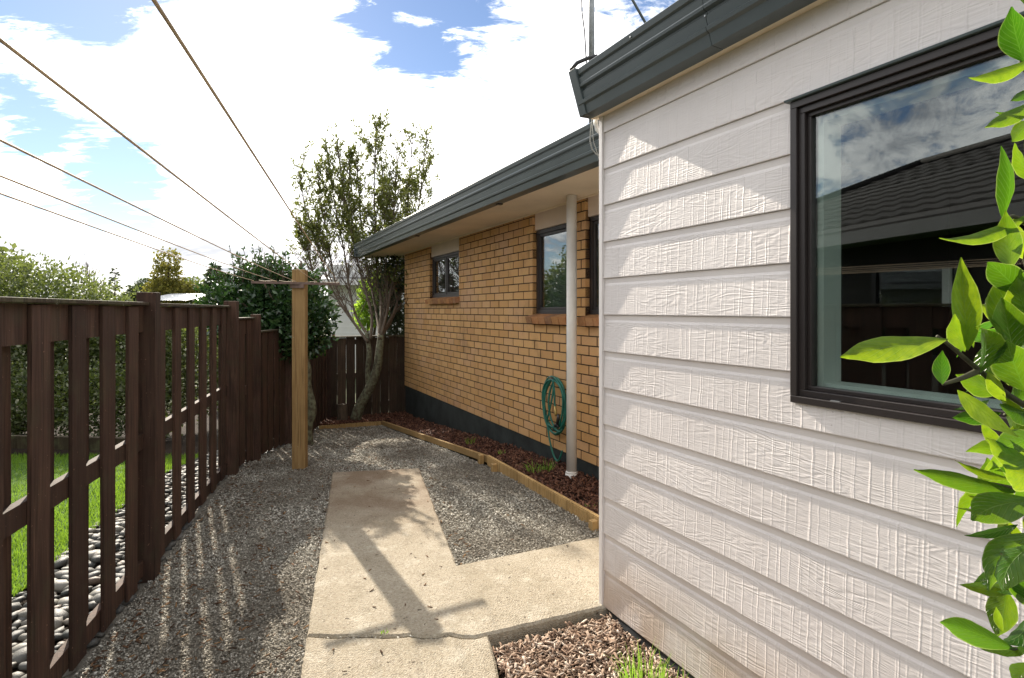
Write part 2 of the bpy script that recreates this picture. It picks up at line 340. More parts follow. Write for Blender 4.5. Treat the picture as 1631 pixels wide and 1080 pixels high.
def m_wood(name, c0, c1, grain_axis='z', rough=.75, moss=None, bmp=.002, gscale=1.0):
    m, nt, p, o = newmat(name)
    sc_ = (55*gscale, 55*gscale, 3) if grain_axis == 'z' else (3, 55, 55)
    v = pos(nt, sc_, obj_off=6.0, house=(grain_axis == 'h'))
    g = noise(nt, v, 1, 5, .6, .6); big = noise(nt, pos(nt, obj_off=4.0), 3, 4)
    c = mixc(nt, maprange(nt, g, .3, .7), c0, c1); c = mixc(nt, maprange(nt, big, .45, .75, 0, .5), c, tuple(x*.55 for x in c0))
    oi = nn(nt, 'ShaderNodeObjectInfo'); c = mixc(nt, maprange(nt, oi.outputs['Random'], 0, 1, 0, .65), c, tuple(x*.6 for x in c0))
    if moss: c = mixc(nt, maprange(nt, noise(nt, pos(nt), 7, 5), .5, .68, 0, moss[3]), c, moss[:3])
    c = mixc(nt, maprange(nt, noise(nt, pos(nt, obj_off=3.0), 85, 2), .71, .76, 0, .6), c, tuple(min(.6, x*3.2) for x in c1))
    c = mixc(nt, maprange(nt, noise(nt, pos(nt, (90, 90, 1.5), obj_off=5.0), 1, 2), .60, .66, 0, .7), c, tuple(x*.4 for x in c0))
    nt.links.new(c, p.inputs['Base Color']); p.inputs['Roughness'].default_value = rough; p.inputs['Specular IOR Level'].default_value = .3
    bump(nt, p, g, bmp); return m
M_FENCE = m_wood('dark_brown_stained_wood', (.044, .023, .016), (.125, .068, .046), moss=(.06, .055, .03, .35))
M_FENCEB = m_wood('weathered_fence_wood', (.045, .028, .019), (.115, .075, .048), moss=(.06, .055, .03, .35))
M_CAP = m_wood('mossy_cap_wood', (.045, .032, .02), (.13, .10, .06), moss=(.13, .14, .07, .6))
M_PINE = m_wood('treated_pine_post', (.30, .18, .07), (.50, .33, .145), rough=.7, gscale=.8, bmp=.0012)
M_EDGE = m_wood('treated_edging_timber', (.42, .26, .10), (.60, .42, .19), rough=.75, bmp=.001)

def m_bark(name, c0, c1, lich=None):
    m, nt, p, o = newmat(name); v = pos(nt, (30, 30, 9)); g = noise(nt, v, 1, 5, .65)
    c = mixc(nt, maprange(nt, g, .3, .7), c0, c1)
    if lich: c = mixc(nt, maprange(nt, noise(nt, pos(nt), 22, 5), .42, .58, 0, .85), c, lich)
    nt.links.new(c, p.inputs['Base Color']); p.inputs['Roughness'].default_value = .9; bump(nt, p, g, .012); return m
M_BARK = m_bark('grey_brown_bark', (.06, .045, .03), (.15, .11, .075))
M_LICHEN = m_bark('lichen_covered_bark', (.045, .038, .022), (.12, .10, .065), (.17, .18, .11))

def m_concrete(name, dark):
    m, nt, p, o = newmat(name); v = pos(nt)
    big = noise(nt, v, 1.8, 6, .6); fine = noise(nt, v, 60, 4, .7)
    vo = nn(nt, 'ShaderNodeTexVoronoi'); vo.inputs['Scale'].default_value = 140; nt.links.new(v, vo.inputs['Vector'])
    c = mixc(nt, maprange(nt, big, .3, .7), (.36, .315, .235), (.51, .46, .37))
    c = mixc(nt, maprange(nt, fine, .35, .65, 0, .55), c, (.25, .195, .13)); c = mixc(nt, maprange(nt, noise(nt, v, 9, 6, .75), .5, .68, 0, .5), c, (.22, .19, .13)); c = mixc(nt, maprange(nt, noise(nt, pos(nt, (1, 1, 1)), 5, 5, .7), .55, .7, 0, .4), c, (.66, .62, .52))
    vc = nn(nt, 'ShaderNodeSeparateXYZ'); nt.links.new(vo.outputs['Color'], vc.inputs[0])
    c = mixc(nt, maprange(nt, vc.outputs[0], .85, 1, 0, .35), c, (.62, .57, .48)); c = mixc(nt, maprange(nt, vc.outputs[1], .86, .98, 0, .5), c, (.14, .11, .085))
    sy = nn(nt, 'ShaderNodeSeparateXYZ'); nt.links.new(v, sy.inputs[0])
    st = mth(nt, 'MULTIPLY', maprange(nt, sy.outputs[1], 3.5, 4.6, 0, .68, True), maprange(nt, noise(nt, v, 2.6, 4), .3, .6))  # brown stain towards the far end, with extra shade painted in there
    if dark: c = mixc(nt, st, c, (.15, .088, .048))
    pit = maprange(nt, noise(nt, v, 24, 2), .70, .74)
    c = mixc(nt, mth(nt, 'MULTIPLY', pit, .8), c, (.07, .055, .04))
    nt.links.new(c, p.inputs['Base Color']); p.inputs['Roughness'].default_value = .9; p.inputs['Specular IOR Level'].default_value = .25
    hh = mth(nt, 'SUBTRACT', mth(nt, 'ADD', vo.outputs['Distance'], fine), pit); bump(nt, p, hh, .004); return m
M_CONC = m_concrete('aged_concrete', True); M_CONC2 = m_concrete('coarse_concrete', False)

def m_ground(name, cs, scale, bmp, fine=40):
    m, nt, p, o = newmat(name); v = pos(nt); f = noise(nt, v, scale, 5); f2 = noise(nt, v, fine, 4, .7)
    c = mixc(nt, maprange(nt, f, .35, .65), cs[0], cs[1]); c = mixc(nt, maprange(nt, f2, .4, .65, 0, .7), c, cs[2])
    nt.links.new(c, p.inputs['Base Color']); p.inputs['Roughness'].default_value = .95; p.inputs['Specular IOR Level'].default_value = .2
    bump(nt, p, f2, bmp); return m
M_GROUND = m_ground('far_ground', ((.05, .07, .025), (.08, .08, .04), (.03, .045, .015)), .5, .02, 8)
M_GRAVB = m_ground('gravel_bed', ((.22, .20, .165), (.28, .26, .215), (.12, .105, .085)), 1.5, .008, 90)
M_SOIL = m_ground('dark_soil', ((.028, .019, .013), (.042, .027, .018), (.018, .011, .008)), 3, .012, 60)
M_LAWNB = m_ground('lawn_base', ((.06, .13, .02), (.09, .17, .03), (.04, .08, .015)), 2, .01, 90)
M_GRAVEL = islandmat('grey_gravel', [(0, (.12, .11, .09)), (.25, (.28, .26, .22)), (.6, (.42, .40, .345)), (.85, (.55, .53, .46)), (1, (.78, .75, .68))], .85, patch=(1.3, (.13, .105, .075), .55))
M_MULCHD = islandmat('red_brown_bark_mulch', [(0, (.035, .014, .009)), (.4, (.085, .034, .02)), (.75, (.15, .065, .04)), (1, (.26, .13, .08))], .8, bmp=.003)
M_MULCHL = islandmat('dry_tan_bark_mulch', [(0, (.10, .06, .04)), (.35, (.27, .175, .12)), (.75, (.46, .34, .25)), (1, (.70, .60, .50))], .85, bmp=.003)
M_STONE = islandmat('grey_river_stone', [(0, (.045, .05, .047)), (.35, (.10, .10, .095)), (.65, (.19, .18, .155)), (.85, (.26, .25, .22)), (1, (.14, .10, .075))], .55, bmp=.002, spec=.4)
M_DEBRIS = islandmat('dry_leaf_debris', [(0, (.04, .022, .012)), (.5, (.12, .06, .03)), (1, (.25, .15, .07))], .9)
M_GRASS = leafmat('lawn_grass', [(0, (.07, .16, .02)), (.6, (.13, .25, .03)), (1, (.22, .30, .06))], .5, .4, tcol=(.30, .50, .04))
M_TUFT = leafmat('tall_green_grass', [(0, (.10, .24, .03)), (.7, (.20, .38, .05)), (1, (.32, .42, .10))], .45, .45, tcol=(.35, .60, .06))
M_CAMELLIA = leafmat('glossy_dark_leaves', [(0, (.015, .042, .016)), (.6, (.035, .08, .03)), (1, (.07, .13, .04))], .24, .12, .6, (.10, .22, .03))
M_TREELEAF = leafmat('mid_green_narrow_leaves', [(0, (.06, .08, .02)), (.6, (.13, .15, .04)), (1, (.22, .22, .06))], .5, .35, .4, (.24, .28, .05))
M_BROWNLEAF = leafmat('dry_brown_seed_clusters', [(0, (.05, .028, .015)), (1, (.14, .075, .035))], .8, .25, .2, (.2, .10, .04))
M_HEDGE = leafmat('hedge_leaves', [(0, (.035, .055, .02)), (.5, (.07, .10, .03)), (.75, (.14, .16, .07)), (1, (.45, .46, .34))], .45, .3, .4, (.22, .28, .05))
M_BRIGHT = leafmat('bright_green_leaves', [(0, (.08, .16, .02)), (1, (.16, .28, .04))], .5, .5, .3, (.40, .60, .06))
M_GOLD = leafmat('golden_autumn_leaves', [(0, (.10, .11, .025)), (1, (.22, .19, .04))], .6, .3, .3, (.34, .32, .05))
M_FARLEAF = leafmat('far_dark_leaves', [(0, (.03, .045, .03)), (1, (.07, .09, .05))], .7, .2, .2, (.12, .16, .05))
def m_citrus():
    m, nt, p, o = newmat('citrus_leaf'); uv = nn(nt, 'ShaderNodeUVMap'); s = nn(nt, 'ShaderNodeSeparateXYZ'); nt.links.new(uv.outputs[0], s.inputs[0])
    v_ = mth(nt, 'ABSOLUTE', mth(nt, 'SUBTRACT', s.outputs[1], .5))
    mid = maprange(nt, v_, .0, .035, 1, 0, True)
    w = mth(nt, 'FRACT', mth(nt, 'SUBTRACT', mth(nt, 'MULTIPLY', s.outputs[0], 9.0), mth(nt, 'MULTIPLY', v_, 6.0)))
    side = maprange(nt, mth(nt, 'ABSOLUTE', mth(nt, 'SUBTRACT', w, .5)), .0, .16, .8, 0, True)
    vein = mth(nt, 'MAXIMUM', mid, side)
    blot = noise(nt, pos(nt), 110, 4); oi = nn(nt, 'ShaderNodeObjectInfo')
    c = ramp(nt, oi.outputs['Random'], [(0, (.02, .07, .01)), (.5, (.045, .13, .015)), (1, (.10, .21, .025))])
    c = mixc(nt, maprange(nt, blot, .35, .7, 0, .5), c, (.03, .10, .012)); c = mixc(nt, mth(nt, 'MULTIPLY', vein, .5), c, (.22, .34, .08)); c = mixc(nt, maprange(nt, noise(nt, pos(nt), 300, 2), .70, .73, 0, .8), c, (.16, .10, .03))
    nt.links.new(c, p.inputs['Base Color']); p.inputs['Roughness'].default_value = .26; p.inputs['Specular IOR Level'].default_value = .5
    bump(nt, p, mth(nt, 'ADD', mth(nt, 'MULTIPLY', vein, -.6), mth(nt, 'MULTIPLY', blot, .5)), .0015)
    t = nn(nt, 'ShaderNodeBsdfTranslucent'); tcol = mixc(nt, maprange(nt, oi.outputs['Random'], 0, 1), (.05, .17, .005), (.34, .46, .012))
    tcol = mixc(nt, maprange(nt, blot, .35, .7, 0, .45), tcol, (.07, .20, .006)); tcol = mixc(nt, mth(nt, 'MULTIPLY', vein, .35), tcol, (.12, .30, .02))
    edge = maprange(nt, v_, .45, .49, 0, .3); tcol = mixc(nt, edge, tcol, (.75, .85, .25))
    nt.links.new(tcol, t.inputs[0]); mx = nn(nt, 'ShaderNodeMixShader'); mx.inputs[0].default_value = .55
    nt.links.new(p.outputs[0], mx.inputs[1]); nt.links.new(t.outputs[0], mx.inputs[2]); nt.links.new(mx.outputs[0], o.inputs[0]); return m
M_CITRUS = m_citrus()
M_TWIG = simple('green_brown_twig', (.045, .045, .018), .7, .5, 60, bmp=.001, bscale=200)
M_TILE = simple('dark_concrete_roof_tile', (.022, .018, .016), .85, .3, 5, bmp=.004, bscale=40)
M_NWALL = simple('dark_brown_wall', (.035, .028, .024), .8, .2, 3)
M_NGUT = simple('grey_fascia', (.13, .13, .13), .6, .1, 3)

# ------------------------------------------------------------------ ground and setting
def patch(name, rows, mat, kind='structure', **kw):
    # rows: list of equal-length point rows
    m = len(rows[0]); V = [p for r in rows for p in r]
    Fc = [(i*m+j, i*m+j+1, (i+1)*m+j+1, (i+1)*m+j) for i in range(len(rows)-1) for j in range(m-1)]
    o = mesh_np(name, np.array([tuple(p) for p in V]), Fc, mat, smooth=True, kind=kind, **kw)
    return o
xs = [-600, -200, -60, -30]+list(np.arange(-20, 20.1, 2))+[40, 120, 600]; ys = [-400, -100, -30, -10]+list(np.arange(-4, 20, .8))+[30, 60, 140, 400, 900]
patch('ground', [[Vector((x, y, gz(y)-.14)) for x in xs] for y in ys], M_GROUND)
def right_bound(y):
    tl = (2.34-NW.y*y)/NW.x
    if y < 5.6: b = tl
    else: b = -.26+(-2.17+.26)*(y-5.54)/(9.1-5.54)
    if y < 2.57: return min(b, FA(y)*.0-.45-.28*(y-2.3))
    return min(b, -.35+(y-2.57)*2.0)
gy = list(np.arange(-1.0, 9.6, .2))
patch('gravel_yard', [[Vector((fenceX(y)-.04+(right_bound(y)-fenceX(y)+.04)*k/12, y, gz(y)-.022)) for k in range(13)] for y in gy], M_GRAVB)
patch('pebble_strip', [[Vector((fenceX(y)-.03-.66*k/3, y, gz(y)-.05)) for k in range(4)] for y in np.arange(-1, 9.2, .4)], M_SOIL)
patch('lawn', [[Vector((fenceX(y)-.66-9*(k/8)**1.3, y, gz(y)-.01+.02*math.sin(k*1.7+y))) for k in range(9)] for y in np.arange(-4, 6.15, .5)], M_LAWNB)
patch('planting_bed', [[Vector((fenceX(y)-.66-11*k/8, y, gz(y)-.02)) for k in range(9)] for y in np.arange(6.15, 11, .6)], M_SOIL)

def slab(name, poly, mat, z=0.0, depth=.13):
    # outline with small irregularities, built as a real slab
    pts = []
    for i in range(len(poly)):
        a = Vector((*poly[i], 0)); b = Vector((*poly[(i+1) % len(poly)], 0)); n = max(1, int((b-a).length/.06)); perp = Vector((-(b-a).y, (b-a).x, 0)).normalized()
        for k in range(n): pts.append(a+(b-a)*k/n+(perp*random.uniform(-.004, .004) if k else Vector()))
    n = len(pts); inset = .012; c = sum(pts, Vector())/n
    vs = [p+Vector((0, 0, z-depth)) for p in pts]+[p+Vector((0, 0, z-.010)) for p in pts]
    ins = []
    for i, p in enumerate(pts):
        t_ = (pts[(i+1) % n]-pts[i-1]).normalized(); q = Vector((-t_.y, t_.x, 0)); ins.append(p+q*inset+Vector((0, 0, z)))
    vs += ins
    fs = [(i, (i+1) % n, (i+1) % n+n, i+n) for i in range(n)]+[(i+n, (i+1) % n+n, (i+1) % n+2*n, i+2*n) for i in range(n)]
    fs.append(tuple(range(2*n, 3*n)))
    return MB().add(vs, fs).build(name, mat, kind='structure')
crack = [(-.968+.855*k/14, 2.585+.009*math.sin(k*1.9)+.007*math.sin(k*4.1+1)) for k in range(15)]
C_end = H(2.35, 2.83, 0)
main_poly = [(x, y) for x, y in crack]+[(.50, 2.848), (1.95, 3.50), (1.75, 4.26), (.603, 3.729), (-.33, 3.297), (-.899, 5.333), (-1.693, 5.188)]
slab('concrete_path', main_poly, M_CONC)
near_poly = [(-.30, .5), (.50, .5), (.35, 1.0), (-.03, 2.20), (-.113, 2.55)]+[(x+.004, y-.012) for x, y in crack[::-1]]+[(-.90, 2.3), (-.40, .5)]
near_poly = [(-.38, .5), (.50, .5)]+[(-.03, 2.20)]+[(x, y-.006) for x, y in crack[::-1]]
slab('concrete_path', near_poly, M_CONC2, z=-.004)

# gravel stones
def inpoly(px_, py_, poly):
    r = np.zeros(len(px_), bool); n = len(poly)
    for i in range(n):
        x1, y1 = poly[i]; x2, y2 = poly[(i+1) % n]
        if y1 == y2: continue
        c = ((y1 > py_) != (y2 > py_)) & (px_ < (x2-x1)*(py_-y1)/(y2-y1)+x1); r ^= c
    return r
def gravel(ya, yb, dens, size):
    n = int((yb-ya)*3.2*dens); y = rng.uniform(ya, yb, n)
    fx = np.array([fenceX(v) for v in y]); rb = np.array([right_bound(v) for v in y]); x = rng.uniform(-3.4, .8, n)
    keep = (x > fx+.01) & (x < rb+.01) & ~inpoly(x, y, main_poly) & ~inpoly(x, y, near_poly)
    # stones strewn a little over the slab edges stay few
    x, y = x[keep], y[keep]
    z = np.array([gz(v) for v in y])-.016+rng.uniform(0, .010, len(y)); s = size*rng.uniform(.5, 1.25, len(y))
    return np.stack([x, y, z], 1), np.stack([s*1.25, s*.95, s*.5], 1)
PS = [gravel(2.0, 4.0, 15000, .0062), gravel(4.0, 6.4, 8200, .0082), gravel(6.4, 9.4, 4200, .0112)]
P = np.concatenate([a for a, b in PS]); S = np.concatenate([b for a, b in PS])
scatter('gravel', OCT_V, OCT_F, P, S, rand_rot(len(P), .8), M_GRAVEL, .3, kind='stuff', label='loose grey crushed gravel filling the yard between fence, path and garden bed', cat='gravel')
# leaf litter on gravel and slabs
n = 2200; y = 2.1+6.5*rng.random(n)**1.4; fx = np.array([fenceX(v) for v in y]); x = fx+.05+(rng.random(n)**1.5)*1.9
k = x < np.array([right_bound(v) for v in y]); x, y = x[k], y[k]
n2_ = 70; x = np.concatenate([x, rng.uniform(-1.6, .3, n2_)]); y = np.concatenate([y, rng.uniform(2.6, 5.2, n2_)])
onl = inpoly(x, y, main_poly) | inpoly(x, y, near_poly); kk = ~onl | (rng.random(len(x)) < .10); x, y, onl = x[kk], y[kk], onl[kk]
P = np.stack([x, y, np.array([gz(v) for v in y])+np.where(onl, .003, -.002)], 1); s = rng.uniform(.006, .016, len(x))
scatter('leaf_litter', CHIP_V, CHIP_F, P, np.stack([s, s*.45, s*.22], 1), rand_rot(len(P), .35), M_DEBRIS, .3, kind='stuff', label='dry brown leaf and bark crumbs strewn over gravel and path', cat='leaf litter')

# garden beds
def bedz(s_, f): y = H(s_, 2.6, 0).y; return gz(y)+.025+.035*f
rows = []
for s_ in np.arange(2.2, 9.61, .2):
    y = H(s_, 2.34, 0).y
    tt = 2.36 if s_ < 5.0 else 2.36
    rows.append([H(s_, tt+(2.83-tt)*k/4, bedz(s_, k/4)) for k in range(5)])
patch('garden_bed', rows, M_SOIL)
TB0 = Vector((-2.985, 8.50, gz(8.5))); TB1 = Vector((-2.12, 8.98, gz(9)))
patch('back_bed', [[TB0.lerp(TB1, k/6)*(1-j/4)+Vector((fenceX(9.25)+(1.22)*k/6, 9.25+.63*k/6, gz(9.4)))*(j/4)+Vector((0, 0, .04*min(1, j))) for k in range(7)] for j in range(5)], M_SOIL)
def chips(name, fn, n, lo, hi_, mat, label, cat, zoff=.008, tilt=.9, flat=.35):
    P = fn(n); s = rng.uniform(lo, hi_, len(P)); P[:, 2] += rng.uniform(0, zoff, len(P))
    return scatter(name, CHIP_V, CHIP_F, P, np.stack([s, s*rng.uniform(.22, .6, len(P)), s*flat], 1), rand_rot(len(P), tilt), mat, .35, kind='stuff', label=label, cat=cat)
def f1(n):
    s_ = 3.0+6.5*rng.random(n)**1.25; f = rng.random(n); o = []
    for a, b in zip(s_, f):
        tl = 2.37; v = H(a, tl+(2.82-tl)*b, bedz(a, b)+.012*math.sin(a*9)*math.sin(b*7+a*3)+.01); o.append(tuple(v))
    return np.array(o)
chips('bark_mulch', f1, 9000, .010, .030, M_MULCHD, 'red brown bark chips covering the bed along the brick wall', 'mulch', .02)
def f2(n):
    a = rng.random(n); b = rng.random(n); o = []
    for u, v in zip(a, b):
        p = TB0.lerp(TB1, u)*(1-v)+Vector((fenceX(9.25)+1.22*u, 9.25+.63*u, gz(9.4)))*v; o.append((p.x, p.y, p.z+.05))
    return np.array(o)
chips('bark_mulch', f2, 2200, .014, .035, M_MULCHD, 'brown bark chips and leaf litter at the foot of the back fence', 'mulch', .02)
def near_bed_pt(u, v):
    a = Vector((-.09, 2.54, -.055)); b = Vector((.53, 2.82, -.045)); c = H(-.2, 1.74, -.04); d = Vector((.36, .9, -.055))
    return a*(1-u)*(1-v)+b*u*(1-v)+c*u*v+d*(1-u)*v
patch('mulch_bed', [[near_bed_pt(u/8, v/12) for u in range(9)] for v in range(13)], M_SOIL)
def f3(n):
    u = rng.random(n); v = rng.random(n)*.75; return np.array([tuple(near_bed_pt(a, b)+Vector((0, 0, .008+.012*math.sin(a*11+b*7)*math.sin(b*13)))) for a, b in zip(u, v)])
chips('bark_mulch', f3, 9500, .007, .024, M_MULCHL, 'dry tan bark chips in the sunny corner between path and weatherboards', 'mulch', .016, .7, .2)

# river stones behind the fence
def stone_mesh():
    V = [(0, 0, 1)]; Fc = []
    for lat in (.55, -.35):
        for k in range(8): a = math.pi*k/4; r = math.sqrt(1-lat*lat); V.append((r*math.cos(a), r*math.sin(a), lat))
    V.append((0, 0, -1))
    for k in range(8):
        j = (k+1) % 8; Fc += [(0, 1+k, 1+j), (1+k, 9+k, 9+j), (1+k, 9+j, 1+j), (9+k, 17, 9+j)]
    return V, Fc
SV, SF = stone_mesh()
sb = empty('river_stone_border', (fenceX(3)-.35, 3, -.04), kind='structure')
stone_meshes = []
for i in range(6):
    me = bpy.data.meshes.new('stone'); r_ = random.Random(i)
    me.from_pydata([(v[0]*(1+r_.uniform(-.15, .15)), v[1]*.72*(1+r_.uniform(-.12, .12)), v[2]*.42) for v in SV], [], SF); me.materials.append(M_STONE)
    me.polygons.foreach_set('use_smooth', [True]*len(me.polygons)); stone_meshes.append(me)
allst = []
for y in np.arange(1.2, 8.8, .052):
    for k in range(11): allst.append((y+random.uniform(-.02, .02), k))
cnt = 0; rest = []
for y, k in allst:
    x = fenceX(y)-.05-.06*k+random.uniform(-.02, .02); z = gz(y)-.035+random.uniform(0, .02)
    inview = 1.9 < y < 4.2 and k < 11
    if inview and cnt < 298 and random.random() < .66:
        o = bpy.data.objects.new('stone', random.choice(stone_meshes)); s = random.uniform(.022, .066); o.scale = (s, s, s); o.rotation_euler = (random.uniform(-.3, .3), random.uniform(-.3, .3), random.uniform(0, 6.3))
        link(o, sb, (x, y, z+.01)); cnt += 1
    else: rest.append((x, y, z))
P = np.array(rest); s = rng.uniform(.026, .044, len(P))
scatter('stone', SV, SF, P, np.stack([s, s*.72, s*.42], 1), rand_rot(len(P), .3), M_STONE, .1, parent=sb, loc=tuple(WL[sb.name]), smooth=True, kind='stuff')
# lawn blades
n = 52000; y = rng.uniform(2.2, 6.1, n); u = rng.random(n)**1.2; x = np.array([fenceX(v) for v in y])-.64-3.4*u
P = np.stack([x, y, np.array([gz(v) for v in y])-.015], 1); h = rng.uniform(.025, .055, n); a = rng.uniform(0, 6.3, n); ln = rng.normal(0, .35, (n, 2))
w = .0032; B = np.stack([np.cos(a), np.sin(a), np.zeros(n)], 1)*w
T = P+np.stack([ln[:, 0]*h, ln[:, 1]*h, h], 1); V = np.stack([P-B, P+B, T], 1).reshape(-1, 3)
mesh_np('lawn_grass', V, np.arange(3*n).reshape(-1, 3), M_GRASS, kind='stuff', label='short bright green lawn seen through the fence gaps', cat='grass')

# bed edging
def board(name, a, b, w, h, mat, parent, ribs=False, **kw):
    a = Vector(a); b = Vector(b); d = b-a; up = Vector((0, 0, 1)); side = d.cross(up).normalized()
    m = MB(); 
    if ribs:
        n = int(d.length/.026)
        m.box((a+b)/2, (d, side, up), (d.length, w*.82, h))
        for i in range(n): m.box(a+d*((i+.5)/n)-up*.004, (d, side, up), (d.length/n*.55, w, h-.012))
    else: m.box((a+b)/2, (d, side, up), (d.length, w, h))
    return m.build(name, mat, parent, **kw)
ed = empty('timber_bed_edging', H(5, 2.34, 0), 'pale treated timber edging along the brick wall bed, fluted on its side', 'garden edging')
e0 = H(3.05, 2.34, .022); e1 = H(smx(778, 2.34), 2.34, .022)
board('edging_board', e0, e1, .034, .10, M_EDGE, ed, ribs=True)
e2 = Vector((-2.12, 8.98, gz(8.98)+.015)); mid = H(smx(780, 2.36), 2.372, .016); e2.z += .012; 
board('edging_board', mid, e2, .034, .065, M_EDGE, ed)
for x_, t_ in ((945, 2.295), (787, 2.29), (766, 2.315)):
    p = H(smx(x_, t_), t_, .005); MB().box(p+Vector((0, 0, .0)), (DU, NW, (0, 0, 1)), (.05, .05, .09)).build('stake', M_EDGE, ed, bevel=.003)
ed2 = empty('timber_bed_edging', TB0, 'thin timber edging in front of the back fence bed', 'garden edging')
board('edging_board', TB0+Vector((0, 0, .01)), e2+Vector((-.02, -.01, -.005)), .03, .07, M_EDGE, ed2)

# ------------------------------------------------------------------ brick house
BT = 2.838; SF_Z = 2.54; PL_Z = .187; SFAR = 9.617
house = empty('brick_house', H(5.8, BT, 0), 'orange brick house with grey-green gutter, black plinth and dark framed windows', 'house')
W = {1: (7.03, 8.258, 1.72), 2: (4.276, 4.99, 1.49), 3: (2.55, 4.041, 1.49)}
wall = MB()
def wallpiece(s0, s1, z0, z1): wall.hbox(s0, s1, BT+.0035, BT+.105, z0, z1)
edges = [2.0, 2.55, 4.041, 4.276, 4.99, 7.03, 8.258, SFAR-.008]
for a, b in zip(edges[:-1], edges[1:]):
    op = [w for w in W.values() if abs(w[0]-a) < 1e-6 and abs(w[1]-b) < 1e-6]
    wallpiece(a, b, PL_Z, op[0][2]-.09 if op else SF_Z)
wall_o = wall.build('brick_wall', M_MORTAR, house)
MB().hbox(2.0, SFAR-.012, BT+.012, BT+.3, -.6, PL_Z-.002).build('plinth', M_PLINTH, house)
# end wall of the house
MB().hbox(SFAR-.11, SFAR-.006, BT+.11, BT+5, PL_Z, SF_Z).build('end_wall', M_MORTAR, house)
BL, BH, G, GV = .24, .086, .0105, .0155
bricks = []
z = PL_Z; row = 0
while z < SF_Z-.01:
    z1 = min(z+BH-G, SF_Z-.001)
    off = (row % 2)*.12; s_ = SFAR+off-.12*0
    k = 0; a = SFAR
    cuts = []
    p1 = SFAR
    p0 = SFAR-(BL/2-GV if row % 2 else BL-GV)-0
    while p1 > 2.05:
        segs = [(p0, p1)]
        for (w0, w1, wz) in W.values():
            if z1 > wz-.075:
                ns = []
                for (c, d) in segs:
                    if d <= w0 or c >= w1: ns.append((c, d)); continue
                    if c < w0: ns.append((c, w0))
                    if d > w1: ns.append((w1, d))
                segs = ns
        for c, d in segs:
            if d-c > .03: bricks.append((c, d, z, z1))
        p1 = p0-GV; p0 = p1-(BL-GV)
    z += BH; row += 1
def brick_depth(b): q = H((b[0]+b[1])/2, BT, 0); return q.y
bricks_vis = [b for b in bricks if b[1] > 3.55]
bricks_vis.sort(key=brick_depth)
first = bricks_vis[:299]; others = bricks_vis[299:]+[b for b in bricks if b[1] <= 3.55]
bm_cache = {}
def brick_mesh(w, h, var):
    key = (round(w, 3), round(h, 3), var)
    if key not in bm_cache:
        r_ = random.Random(var*7+1); m = MB(); c = .0012
        x0, x1, z0, z1 = -w/2, w/2, 0, h
        fr = [(x0+c, -0.0, z0+c), (x1-c, 0, z0+c), (x1-c, 0, z1-c), (x0+c, 0, z1-c)]
        fr = [Vector((a, b+r_.uniform(-.0012, .0012), d)) for a, b, d in fr]
        mid_ = [(x0, c, z0), (x1, c, z0), (x1, c, z1), (x0, c, z1)]; bk = [(a, .1, d) for a, b, d in mid_]
        m.add(fr+[Vector(q) for q in mid_]+[Vector(q) for q in bk], [(0, 1, 2, 3)]+[(i, i+4, (i+1) % 4+4, (i+1) % 4) for i in range(4)]+[(i+4, i+8, (i+1) % 4+8, (i+1) % 4+4) for i in range(4)])
        me = bpy.data.meshes.new('brick'); me.from_pydata(m.v, [], m.f); me.materials.append(M_BRICK); bm_cache[key] = me
    return bm_cache[key]
RZ = HANG-math.pi                            # local x along -DU, local +y into the wall
RZ = math.atan2(-DU.y, -DU.x)                # x -> -DU, y -> rotated 90deg = NW? checked below
RMAT = Matrix.Rotation(RZ, 3, 'Z')
if (RMAT @ Vector((0, 1, 0))).dot(NW) < 0: RZ += math.pi; RMAT = Matrix.Rotation(RZ, 3, 'Z')
for b in first:
    o = bpy.data.objects.new('brick', brick_mesh(b[1]-b[0], b[3]-b[2], random.randint(0, 3))); o.rotation_euler = (0, 0, RZ)
    link(o, wall_o, H((b[0]+b[1])/2, BT+random.uniform(-.0012, .0012), b[2]))
mm = MB()
for b in others:
    me = brick_mesh(b[1]-b[0], b[3]-b[2], random.randint(0, 3)); c = H((b[0]+b[1])/2, BT+random.uniform(-.0012, .0012), b[2])
    mm.add([RMAT @ v.co+c for v in me.vertices], [tuple(p.vertices) for p in me.polygons])
mm.build('brick', M_BRICK, wall_o, kind='stuff')
